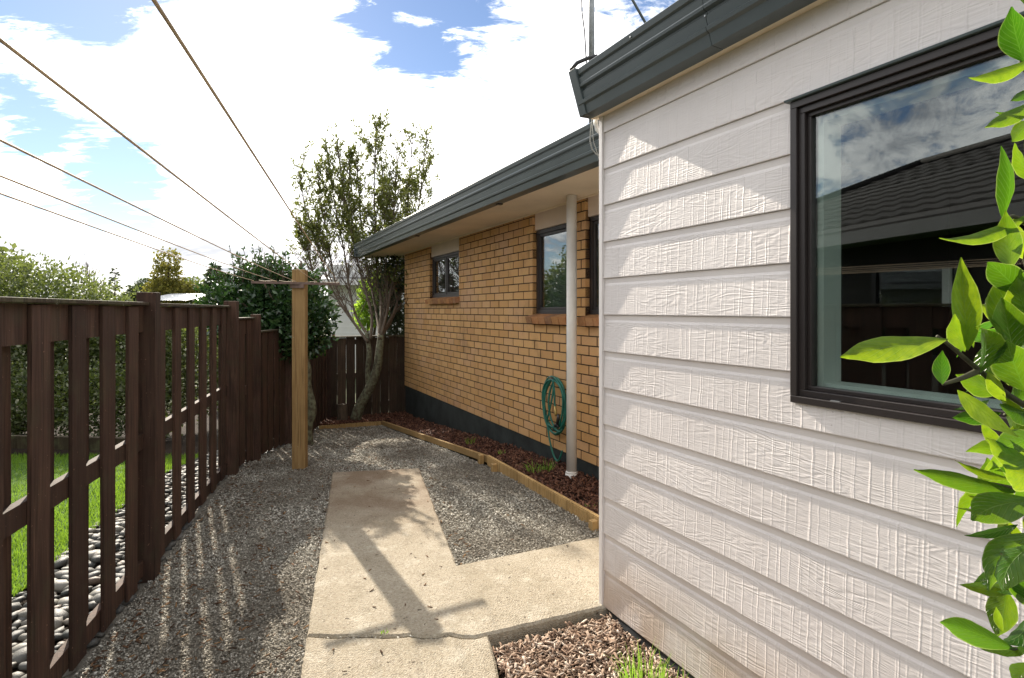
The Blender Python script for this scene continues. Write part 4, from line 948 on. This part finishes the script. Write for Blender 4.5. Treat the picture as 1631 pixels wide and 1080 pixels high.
# camellia
CB = pix(489, 704, 6.9); CB.z = gz(6.9)
cam_t = empty('camellia_bush', CB, 'dark glossy leaved camellia bush leaning over the fence behind the clothesline post', 'bush')
tk = MB().tube(smooth_pts([pix(492, 712, 6.9), pix(490, 680, 6.9), pix(497, 650, 6.9), pix(489, 615, 6.9), pix(489, 580, 6.9), pix(484, 540, 6.95), pix(470, 500, 7.0)]), [.06]*12+[.055]*12+[.04]*13, 10)
tk.build('trunk', M_LICHEN, cam_t, smooth=True)
tk = MB(); ct = []
for k in range(16):
    e = pix(random.uniform(350, 510), random.uniform(410, 500), 7.1+random.uniform(-.5, .5)); a = pix(482, 535, 6.95)
    tk.tube(smooth_pts([a, a.lerp(e, .5)+Vector((0, 0, -.1)), e], 4), [.022]*4+[.012]*5, 6)
P, D, L, Wd = blob_leaves([(-3.05, 7.1, 1.42), (-3.5, 7.2, 1.45), (-2.66, 7.0, 1.45), (-3.15, 7.2, 1.75), (-3.75, 7.3, 1.62), (-2.8, 7.0, 1.15)], [(.55, .5, .50), (.45, .5, .42), (.38, .46, .50), (.48, .42, .38), (.35, .4, .3), (.40, .38, .28)], 13500, .06, .10, .24)
Pt, Dt = [], []
for k in range(80):
    x_ = random.choice([random.uniform(335, 460), random.uniform(380, 450), random.uniform(345, 515)]); dpt = 7.1+random.uniform(-.35, .35)
    a = pix(x_, 450, dpt); e = a+Vector((random.uniform(-.12, .12), random.uniform(-.1, .1), random.uniform(.1, .50)*(1.0 if 370 < x_ < 465 else .55)))
    tk.tube([a, a.lerp(e, .5)+Vector((.02, 0, 0)), e], [.006, .005, .003], 5)
    for j in range(18):
        q = a.lerp(e, random.random()); Pt.append(q); Dt.append((random.uniform(-1, 1), random.uniform(-1, 1), random.uniform(-.1, .9)))
tk.build('branch', M_BARK, cam_t, smooth=True)
Lt = rng.uniform(.05, .08, len(Pt))
leaves('crown', np.concatenate([P, Pt]), np.concatenate([D, Dt]), np.concatenate([L, Lt]), np.concatenate([Wd, Lt*.22]), M_CAMELLIA, parent=cam_t, loc=tuple(CB))
def bush(name, label, cat, base, centers, radii, n, lmin, lmax, wr, mat, trunk=True, group=None, up=.2, bark=M_BARK, tr_r=.05, outw=.6, shell=.45):
    b = empty(name, base, label, cat, group)
    m = MB(); bse = Vector(base)
    for c in centers:
        c = Vector(c); m.tube(smooth_pts([bse, bse.lerp(c, .5)+Vector((random.uniform(-.1, .1), 0, -.05)), c], 3), [tr_r, tr_r*.9, tr_r*.8, tr_r*.7, tr_r*.55, tr_r*.4, tr_r*.3], 6)
    m.build('trunk', bark, b, smooth=True)
    P, D, L, Wd = blob_leaves(centers, radii, n, lmin, lmax, wr, up=up, outw=outw, shell=shell)
    leaves('crown', P, D, L, Wd, mat, parent=b, loc=tuple(base)); return b
bush('shrub', 'dark drooping shrub tucked behind the far corner of the brick house', 'shrub', (-2.35, 10.25, gz(10)), [pix(628, 440, 10.3), pix(615, 490, 10.4), pix(638, 480, 10.3), pix(632, 520, 10.3)], [(.28, .3, .4), (.28, .3, .35), (.2, .3, .4), (.25, .3, .25)], 4200, .05, .1, .2, M_FARLEAF, up=-.5)
bush('shrub', 'bright green sunlit shrub glimpsed between the tree stems', 'shrub', (-2.9, 11.3, -.3), [pix(597, 475, 11.2), pix(610, 455, 11.3), pix(585, 500, 11.2)], [(.32, .3, .38), (.25, .3, .3), (.25, .3, .3)], 2600, .06, .11, .28, M_BRIGHT)
# hedge behind the fence
hc, hr = [], []
for i in range(13):
    x = -9.6+.40*i; yy = 8.1+.12*math.sin(i*2.1); top = float(np.interp(x, [-9.6, -7.6, -6.9, -6.4, -5.8, -5.3, -4.8], [2.55, 2.44, 2.36, 2.12, 1.85, 1.6, 1.5]))
    hc.append((x, yy, top-.85)); hr.append((.62, .7, .82)); hc.append((x+.1, yy-.15, .8)); hr.append((.55, .6, .7)); hc.append((x, yy-.95, .36)); hr.append((.5, .6, .5))
bush('hedge', 'tall rounded olive green hedge with pale leaf tips behind the near fence', 'hedge', (-7.3, 8.1, gz(8)), hc, hr, 90000, .04, .07, .30, M_HEDGE, tr_r=.03)
bush('shrub', 'pale green shrub between the hedge and the camellia', 'shrub', (-4.7, 9.4, gz(9)), [(-4.7, 9.4, 1.2), (-4.3, 9.2, .9), (-5.1, 9.5, .9)], [(.5, .5, .55), (.45, .5, .5), (.45, .5, .5)], 7000, .04, .08, .3, M_HEDGE)
sl_ = empty('sleeper_edging', (-5.6, 6.3, 0), 'weathered timber sleeper edging between lawn and hedge', 'garden edging')
board('sleeper', (-7.5, 6.35, .05), (-3.9, 6.15, .02), .06, .14, M_CAP, sl_)
# far trees, conifers
def conifer(base, h, r, label, n, mat, sparse=False):
    b = empty('conifer_tree', base, label, 'tree'); bse = Vector(base); m = MB().tube([bse, bse+Vector((0, 0, h*.97))], [h*.02, h*.003], 6)
    P, D = [], []
    for k in range(n):
        u = random.random()**.8; z_ = h*(.12+.86*u); a = random.uniform(0, 6.28); rr = r*(1-u)**.8*random.uniform(.6, 1.1)+.05*h*.1
        tipp = bse+Vector((math.cos(a)*rr, math.sin(a)*rr, z_+rr*.12)); st_ = bse+Vector((0, 0, z_))
        m.tube([st_, tipp], [h*.004, h*.0012], 4, cap=False)
        for j in range(9 if not sparse else 4):
            q = st_.lerp(tipp, random.uniform(.2, 1)); P.append(q); D.append(((tipp-st_).normalized()+Vector((random.uniform(-.6, .6), random.uniform(-.6, .6), random.uniform(-.6, .2)))))
    m.build('trunk', M_BARK, b); L = rng.uniform(.03, .06, len(P))*h; leaves('crown', P, D, L, L*.22, mat, parent=b, loc=tuple(base))
b = pix(183, 480, 30); b.z = -.5; conifer(b, 4.4, 1.0, 'sparse dark conifer with open branches beyond the hedge', 70, M_FARLEAF, True)
b = pix(343, 480, 14); b.z = -.5; conifer(b, 3.2, 1.0, 'dense dark conifer tip rising left of the camellia', 170, M_FARLEAF)
b = pix(268, 480, 26); b.z = -.5
bush('poplar_tree', 'tall golden green autumn tree standing above the fence', 'tree', tuple(b), [pix(268, 418, 26), pix(266, 440, 26), pix(262, 462, 26), pix(285, 462, 26.3), pix(272, 470, 26)], [(.55, .5, .6), (.65, .6, .6), (.85, .7, .6), (.8, .7, .5), (1.0, .8, .5)], 5200, .09, .16, .4, M_GOLD, tr_r=.12)
for i, (x_, y_, r_, dp_, lab, mt) in enumerate((
    (237, 455, .8, 40, 'small bare crowned tree far off between hedge and golden tree', M_FARLEAF), (305, 462, .9, 27, 'rounded green tree right of the golden tree', M_HEDGE),
    (222, 466, .6, 30, 'low dark green bush on the skyline right of the hedge', M_FARLEAF))):
    c = pix(x_, y_, dp_); base = (c.x, c.y, -.6)
    bush('far_tree', lab, 'tree', base, [tuple(c), (c.x+r_*.6, c.y, c.z-.3), (c.x-r_*.6, c.y, c.z-.35)], [(r_, r_, r_*.7), (r_*.7, r_, r_*.6), (r_*.7, r_, r_*.6)], 1500, .1, .2, .35, mt, tr_r=.1)
# bare twiggy tree
bt = empty('bare_tree', (*pix(147, 480, 34).xy, -.5), 'leafless twiggy tree top showing over the hedge', 'tree'); m = MB(); tps = []
grow(m, WL[bt.name], (0, 0, 1), 2.7, .1, 3, tps, .6, .2, 4, 5, .1); m.build('trunk', M_BARK, bt)
# distant tree belt
c_ = []; r_ = []
for k in range(46): x = -60+k*2.3; c_.append((x, 75+random.uniform(-4, 4), .8+random.uniform(-.6, 1.3))); r_.append((2.6, 2, 2.0))
P, D, L, Wd = blob_leaves(c_, r_, 12000, .3, .6, .4); leaves('distant_trees', P, D, L, Wd, M_FARLEAF, kind='stuff', label='low dark belt of distant trees on the skyline', cat='trees')
# trees off to the left that show in the window glass
bush('leafy_tree', 'tall leafy tree beyond the fence, seen mirrored in the brick house windows', 'tree', (-14, 11.5, -.3), [(-14, 11.5, 2.6), (-13, 12, 3.4), (-15, 11, 3.3), (-14, 12.2, 2.0), (-12.3, 12.6, 2.2)], [(1.2, 1.2, 1.1), (.9, 1, .9), (.9, 1, .8), (1.2, 1, 1), (1, 1, 1)], 9000, .1, .18, .35, M_HEDGE, tr_r=.12)
bush('leafy_tree', 'spreading dark tree behind the neighbour roof, seen mirrored in glass', 'tree', (-16, 5.0, -.3), [(-16, 5, 3.6), (-16.5, 6, 3.2), (-15.6, 4, 3.0)], [(1.0, 1.0, 1.0), (.9, .9, .8), (.8, .8, .8)], 5000, .1, .18, .3, M_FARLEAF, tr_r=.12)

# grass tufts and weeds
def tuft(base, n, hmin, hmax, spread, label, mat=M_TUFT, wb_=.0022, lean=.5):
    m = MB(); base = Vector(base)
    for k in range(n):
        a = random.uniform(0, 6.28); r = spread*random.random()**.5; p = base+Vector((math.cos(a)*r, math.sin(a)*r, 0)); h = random.uniform(hmin, hmax)
        d = Vector((math.cos(a), math.sin(a), 0))*random.uniform(0, lean)+Vector((random.uniform(-.2, .2), random.uniform(-.2, .2), 0)); side = Vector((random.uniform(-1, 1), random.uniform(-1, 1), 0)).normalized()*wb_
        q1 = p+d*h*.35+Vector((0, 0, h*.6)); q2 = p+d*h*.95+Vector((0, 0, h*(1-.3*d.length)))
        m.add([p-side, p+side, q1+side*.8, q1-side*.8, q2], [(0, 1, 2, 3), (3, 2, 4)])
    return m.build('grass_tuft', mat, loc=base, label=label, cat='grass tuft')
tuft((.54, 2.27, -.05), 80, .10, .22, .09, 'bright green grass tuft growing in mulch by the weatherboard wall', wb_=.0020)
tuft((.63, 2.16, -.05), 50, .08, .20, .07, 'lower tuft of green blades closest to the photographer in the mulch bed')
def onbed(x, y): 
    # point on the bed seen at that pixel
    for t in np.linspace(2.4, 2.8, 60):
        s_ = smx(x, t); q = H(s_, t, bedz(s_, (t-2.36)/.47)+.02); yy = HY+(EYE-q.z)*F/q.y
        if abs(yy-y) < 1.6: return q
    return H(smx(x, 2.55), 2.55, bedz(smx(x, 2.55), .5)+.02)
tuft(onbed(850, 752), 46, .05, .13, .07, 'spreading green weed in the bark bed left of the downpipe', lean=1.4)
tuft(onbed(870, 748), 30, .05, .12, .05, 'small green weed right beside the downpipe foot', lean=1.4)
tuft(onbed(748, 690), 30, .05, .12, .06, 'pale dry weed halfway along the bark bed', mat=M_BRIGHT, lean=1.4)
tuft(onbed(800, 722), 16, .03, .06, .04, 'tiny green seedling by the middle edging stake', lean=1.2)
tuft(onbed(942, 808), 26, .02, .05, .04, 'low green weed at the near end of the bark bed', lean=1.0)
tuft((-.60, 2.60, -.002), 12, .008, .02, .02, 'tiny weed sprouting from the crack in the path', lean=1.0, wb_=.003)

# ------------------------------------------------------------------ citrus tree in the foreground
CZ = Vector((.80, .66, -.06))
cit = empty('citrus_tree', CZ, 'citrus tree with large glossy backlit green leaves in front of the big window', 'tree')
tm = MB(); tm.tube(smooth_pts([CZ, CZ+Vector((-.02, 0, .5)), CZ+Vector((-.01, .01, 1.0)), CZ+Vector((-.03, 0, 1.5)), CZ+Vector((-.05, 0, 2.0))]), [.02]*8+[.014]*9, 10)
br = [[(1492, 535, .60), (1515, 552, .60), (1560, 590, .61), (1631, 645, .63), (1760, 700, .66)], [(1501, 612, .60), (1530, 603, .60), (1560, 590, .61)], [(1606, 345, .60), (1640, 360, .62), (1780, 480, .66)], [(1625, 97, .62), (1660, 160, .63), (1760, 300, .66)],
      [(1580, 770, .62), (1650, 790, .64), (1760, 850, .66)], [(1600, 1030, .60), (1680, 1050, .64), (1770, 1080, .66)], [(1625, 520, .6), (1640, 450, .61), (1631, 400, .61)], [(1600, 660, .63), (1680, 700, .65)], [(1600, 870, .63), (1690, 880, .65)]]
for b_ in br: pts = smooth_pts([pix(*q) for q in b_], 4); tm.tube(pts, [.0016+.0026*i/len(pts) for i in range(len(pts))], 8)
tm.build('trunk', M_TWIG, cit, smooth=True)
def citrus_leaf(b, t, wpx, face=0.0, curl=.12, foldk=.35, bow=0.0):
    B = pix(*b); T = pix(*t); ax = T-B; L = ax.length; ax.normalize(); w = wpx/F*(b[2]+t[2])/2/2
    view = Vector((0, 0, EYE)); view = (B-view).normalized()
    sd_ = ax.cross(view).normalized(); nrm = sd_.cross(ax).normalized()
    rot = Matrix.Rotation(face, 3, ax); sd_ = rot @ sd_; nrm = rot @ nrm
    NU, NV = 12, 6; V = []; UV = []
    seed = random.random()*6
    for i in range(NU+1):
        u = i/NU; ww = .92*w*(math.sin(math.pi*min(1, u**.9))**1.05)*(1.12-.2*u) if 0 < u < 1 else w*.03
        c = B+ax*L*u+nrm*(curl*L*(u-.5)**2*-2)+sd_*bow*L*math.sin(math.pi*u)
        for j in range(NV+1):
            v = (j/NV-.5)*2; rip = .05*w*math.sin(u*22+seed+v*2)*abs(v)
            V.append(c+sd_*ww*v+nrm*(foldk*ww*abs(v)**1.3+rip)); UV.append((u, j/NV))
    Fc = [(i*(NV+1)+j, i*(NV+1)+j+1, (i+1)*(NV+1)+j+1, (i+1)*(NV+1)+j) for i in range(NU) for j in range(NV)]
    mesh_np('leaf', np.array([tuple(q) for q in V]), Fc, M_CITRUS, parent=cit, loc=tuple(B), smooth=True, uv=UV)
LV = [((1500, 549, .60), (1330, 578, .57), 52, .5, .15, .3, -.06), ((1545, 556, .60), (1534, 408, .58), 44, -.4, .1, .3, .02), ((1546, 554, .60), (1551, 464, .61), 22, .9, .1, .3, 0), ((1500, 612, .60), (1500, 558, .60), 26, .3, .1, .2, 0),
 ((1535, 560, .60), (1518, 500, .60), 36, .7, .1, .3, 0), ((1583, 582, .60), (1577, 508, .57), 46, -.8, .5, .6, .1), ((1606, 430, .60), (1598, 336, .60), 40, .3, .2, .3, -.04), ((1628, 468, .6), (1572, 413, .59), 48, -.3, .15, .2, 0),
 ((1604, 348, .60), (1602, 232, .58), 32, .7, -.15, .6, -.05), ((1630, 350, .62), (1484, 390, .56), 26, .5, .12, .4, .04), ((1628, 98, .62), (1607, 10, .60), 44, .3, .2, .4, 0), ((1640, 100, .62), (1533, 131, .58), 26, .5, .1, .4, .03),
 ((1650, 140, .62), (1608, 163, .62), 18, .4, .1, .3, 0), ((1650, 165, .62), (1564, 208, .6), 28, .4, .1, .4, .0), ((1640, 185, .63), (1580, 180, .62), 10, .6, .1, .3, .0), ((1645, 190, .62), (1609, 228, .61), 28, -.3, .1, .3, 0),
 ((1522, 622, .60), (1619, 697, .57), 34, -.5, .1, .4, .0), ((1590, 660, .62), (1513, 668, .60), 28, .4, .1, .3, 0), ((1575, 640, .63), (1520, 655, .62), 22, 1.0, .1, .2, 0), ((1612, 788, .62), (1444, 753, .57), 36, .6, .1, .35, -.03), ((1605, 765, .64), (1515, 736, .62), 22, .9, .1, .3, 0),
 ((1645, 800, .58), (1541, 834, .56), 56, .2, .15, .3, -.08), ((1600, 812, .63), (1538, 790, .63), 26, .9, .1, .2, 0), ((1610, 815, .63), (1519, 812, .62), 22, 1.1, .1, .2, 0), ((1620, 840, .62), (1535, 858, .60), 22, .8, .1, .2, 0),
 ((1640, 850, .60), (1566, 942, .57), 46, -.4, .15, .4, -.06), ((1645, 870, .58), (1597, 946, .56), 50, .2, .15, .3, -.1), ((1605, 900, .62), (1551, 930, .61), 20, .5, .1, .2, 0), ((1605, 1032, .60), (1486, 990, .57), 40, .3, .12, .3, -.03),
 ((1640, 1035, .61), (1560, 1038, .60), 24, .9, .1, .2, 0), ((1640, 990, .61), (1590, 1030, .60), 40, .8, .2, .4, .1), ((1650, 1060, .60), (1612, 1085, .59), 40, .3, .1, .3, 0), ((1596, 1005, .62), (1585, 965, .62), 14, .5, .1, .3, 0),
 ((1600, 540, .61), (1606, 420, .60), 52, .1, .2, .3, 0), ((1620, 560, .60), (1600, 470, .59), 54, -.5, .2, .4, .05), ((1640, 520, .6), (1615, 440, .59), 50, .4, .2, .3, 0), ((1630, 620, .59), (1600, 540, .58), 60, .2, .15, .3, 0), ((1600, 640, .61), (1570, 590, .60), 24, .4, .1, .3, 0),
 ((1650, 690, .6), (1570, 720, .59), 44, -.5, .2, .3, .04), ((1640, 740, .59), (1560, 700, .58), 50, .8, .2, .3, 0), ((1630, 710, .62), (1600, 620, .61), 48, -.9, .2, .3, 0), ((1640, 660, .6), (1590, 650, .6), 50, .9, .2, .3, 0), ((1650, 760, .59), (1590, 745, .58), 60, .4, .2, .3, 0),
 ((1600, 720, .62), (1560, 672, .62), 20, .3, .1, .3, 0), ((1650, 600, .6), (1600, 610, .6), 40, .4, .1, .3, 0), ((1655, 380, .61), (1608, 400, .60), 48, -.3, .1, .3, 0), ((1650, 420, .62), (1610, 350, .62), 40, .9, .1, .3, 0), ((1660, 820, .6), (1615, 770, .6), 50, .6, .2, .3, 0), ((1640, 900, .63), (1590, 860, .63), 44, .8, .2, .3, 0), ((1650, 960, .62), (1620, 900, .62), 44, .2, .2, .3, 0)]
for l in LV: citrus_leaf(*l)
for k in range(130):
    y_ = random.choice([random.uniform(420, 960), random.uniform(420, 960), random.uniform(0, 1100)]); x_ = random.uniform(1630, 1740) if not 430 < y_ < 940 else random.uniform(1590, 1720); a = random.uniform(0, 6.28); dd = random.uniform(.62, .74); ln = random.uniform(60, 110)
    tx = x_+math.cos(a)*ln
    if tx < 1600 and not 430 < y_ < 940: tx = x_+abs(math.cos(a))*ln
    citrus_leaf((x_, y_, dd), (tx, y_+math.sin(a)*ln, dd+random.uniform(-.03, .03)), random.uniform(26, 46), random.uniform(-1.4, 1.4), random.uniform(.05, .4), random.uniform(.15, .5), random.uniform(-.06, .06))

# ------------------------------------------------------------------ neighbours
# house across the fence on the left: it shows as a reflection in the large window
PCn = Vector((-9.73, 6.67, 0)); g_ = (Vector((-4.03, .61, 0))-PCn).normalized(); inn = Vector((-g_.y, g_.x, 0))
if inn.x > 0: inn = -inn
PE = PCn+g_*9.9
nb = empty('neighbour_house', (PCn+PE)/2+inn*2, 'dark brown neighbour house with tiled hip roof, mirrored in the large window', 'house')
def nbp(u, v, z): q = PCn+g_*u+inn*v; return Vector((q.x, q.y, z))
def nbox(m, u0, u1, v0, v1, z0, z1): m.box((nbp((u0+u1)/2, (v0+v1)/2, (z0+z1)/2)), (g_, inn, (0, 0, 1)), (u1-u0, v1-v0, z1-z0)); return m
m = MB(); nbox(m, .6, 9.9, .6, 7.4, -.1, 2.50); m.build('wall', M_NWALL, nb)
m = MB(); nbox(m, 0, 9.9, -.02, .1, 2.42, 2.58); nbox(m, -.02, .1, .1, 8, 2.42, 2.58); m.build('gutter', M_NGUT, nb)
m = MB(); nbox(m, .1, 9.9, .1, .6, 2.44, 2.46); m.build('soffit', M_NGUT, nb)
tp = math.tan(R(24)); row = .32; k = 0
roof = MB(); nrow = 12
for k in range(nrow):
    v0 = k*row; v1 = v0+row+.03; z0 = 2.58+v0*tp+.03; z1 = 2.58+v1*tp
    u0 = v0; nseg = int((9.9-u0)/.15)
    top = []; bot = []; low = []
    for i in range(nseg+1):
        u = u0+i*(9.9-u0)/nseg; wv = .018*math.sin(u*2*math.pi/.30)
        low.append(nbp(u, v0, z0-.03+wv)); bot.append(nbp(u, v0, z0+wv)); top.append(nbp(max(u, min(v1, 9.9)) if i == 0 else max(u, v1), v1, z1+wv*.8))
    n0 = nseg+1; roof.add(low+bot+top, [(i, i+1, n0+i+1, n0+i) for i in range(nseg)]+[(n0+i, n0+i+1, 2*n0+i+1, 2*n0+i) for i in range(nseg)])
roof.add([nbp(0, 0, 2.58), nbp(3.84, 3.84, 2.58+3.84*tp), nbp(0, 7.7, 2.58)], [(0, 1, 2)])
roof.add([nbp(3.84, 3.87, 2.58+3.84*tp), nbp(9.9, 3.87, 2.58+3.84*tp), nbp(9.9, 7.7, 2.58), nbp(0, 7.7, 2.58)], [(0, 1, 2, 3)])
roof.build('roof', M_TILE, nb)
m = MB(); m.tube([nbp(0, 0, 2.62), nbp(3.84, 3.84, 2.63+3.84*tp)], .07, 8); m.tube([nbp(3.84, 3.84, 2.63+3.84*tp), nbp(9.9, 3.84, 2.63+3.84*tp)], .07, 8); m.build('ridge_cap', M_TILE, nb, smooth=True)
wn = empty('window', nbp(6.6, .58, 1.0), parent=nb)
m = MB(); 
for a, b, c, d in ((6.0, 7.3, 2.05, 2.12), (6.0, 7.3, .9, .97), (6.0, 6.07, .97, 2.05), (7.23, 7.3, .97, 2.05)): nbox(m, a, b, .55, .62, c, d)
m.build('frame', M_ALU, wn); m = MB(); nbox(m, 6.07, 7.23, .585, .60, .97, 2.05); m.build('pane', M_GLASS, wn)
m = MB(); nbox(m, 7.0, 7.12, .57, .58, .97, 2.05); m.build('curtain', M_ROOMW, wn)
# white house behind the back fence
wh = empty('white_house', (-5.2, 16, 0), 'white weatherboard neighbour house glimpsed behind the back fence', 'house')
xa, xb = pix(522, 0, 16).x, pix(640, 0, 16).x
m = MB()
for i in range(17): zz = -.2+.18*i; m.box(((xa+xb)/2, 16+.01*(i % 1), zz+.085), ((1, 0, 0), (0, 1, .08), (0, -.08, 1)), (xb-xa, .03, .178))
m.build('wall', M_WHITE, wh)
m = MB().box(((xa+xb)/2-.1, 15.7, 2.32), ((1, 0, 0), (0, 1, 0), (0, 0, 1)), (xb-xa+.6, .7, .16)); m.build('gutter', M_WHITE, wh)
m = MB().add([(xa-.4, 15.4, 2.4), (xb+.4, 15.4, 2.4), (xb, 19, 3.0), (xa, 19, 3.0)], [(0, 1, 2, 3)]); m.build('roof', M_NGUT, wh)
m = MB().box(((xa+xb)/2, 17.6, 1.1), ((1, 0, 0), (0, 1, 0), (0, 0, 1)), (xb-xa-.1, 3, 2.6)); m.build('rear_wall', M_WHITE, wh)
po = pix(527, 533, 12); MB().tube([po+Vector((0, 0, -.2)), po+Vector((0, 0, 0)), po+Vector((0, 0, .02))], [.06, .085, .092], 14).build('flower_pot', M_TERRA, smooth=True, label='terracotta pot rim showing just above the back fence', cat='flower pot')
stand = MB().box(po+Vector((0, 0, -.75)), ((1, 0, 0), (0, 1, 0), (0, 0, 1)), (.5, .4, 1.1)); stand.build('planter_stand', M_NWALL, label='dark stand hidden behind the back fence under the terracotta pot', cat='stand')
# pale metal shed roof far left
sh = empty('metal_roofed_shed', (*pix(280, 0, 24).xy, 0), 'pale corrugated metal roof of a shed beyond the fence', 'shed')
c = pix(280, 474, 24); x0, x1 = pix(240, 0, 24).x, pix(318, 0, 24).x
m = MB(); n = 40; V = []
for i in range(n+1):
    x = x0+(x1-x0)*i/n; zz = .02*(i % 2); V += [(x, 23, EYE-(478-HY)/F*23+zz-.02), (x, 25.5, EYE-(468-HY)/F*25.5+zz)]
m.add(V, [(2*i, 2*i+2, 2*i+3, 2*i+1) for i in range(n)]); m.build('roof', simple('pale_zinc_roof', (.6, .62, .63), .4, .1, 4), sh)
m = MB().box(((x0+x1)/2, 24.2, .75), ((1, 0, 0), (0, 1, 0), (0, 0, 1)), (x1-x0-.2, 2.2, 2.1)); m.build('wall', M_NGUT, sh)
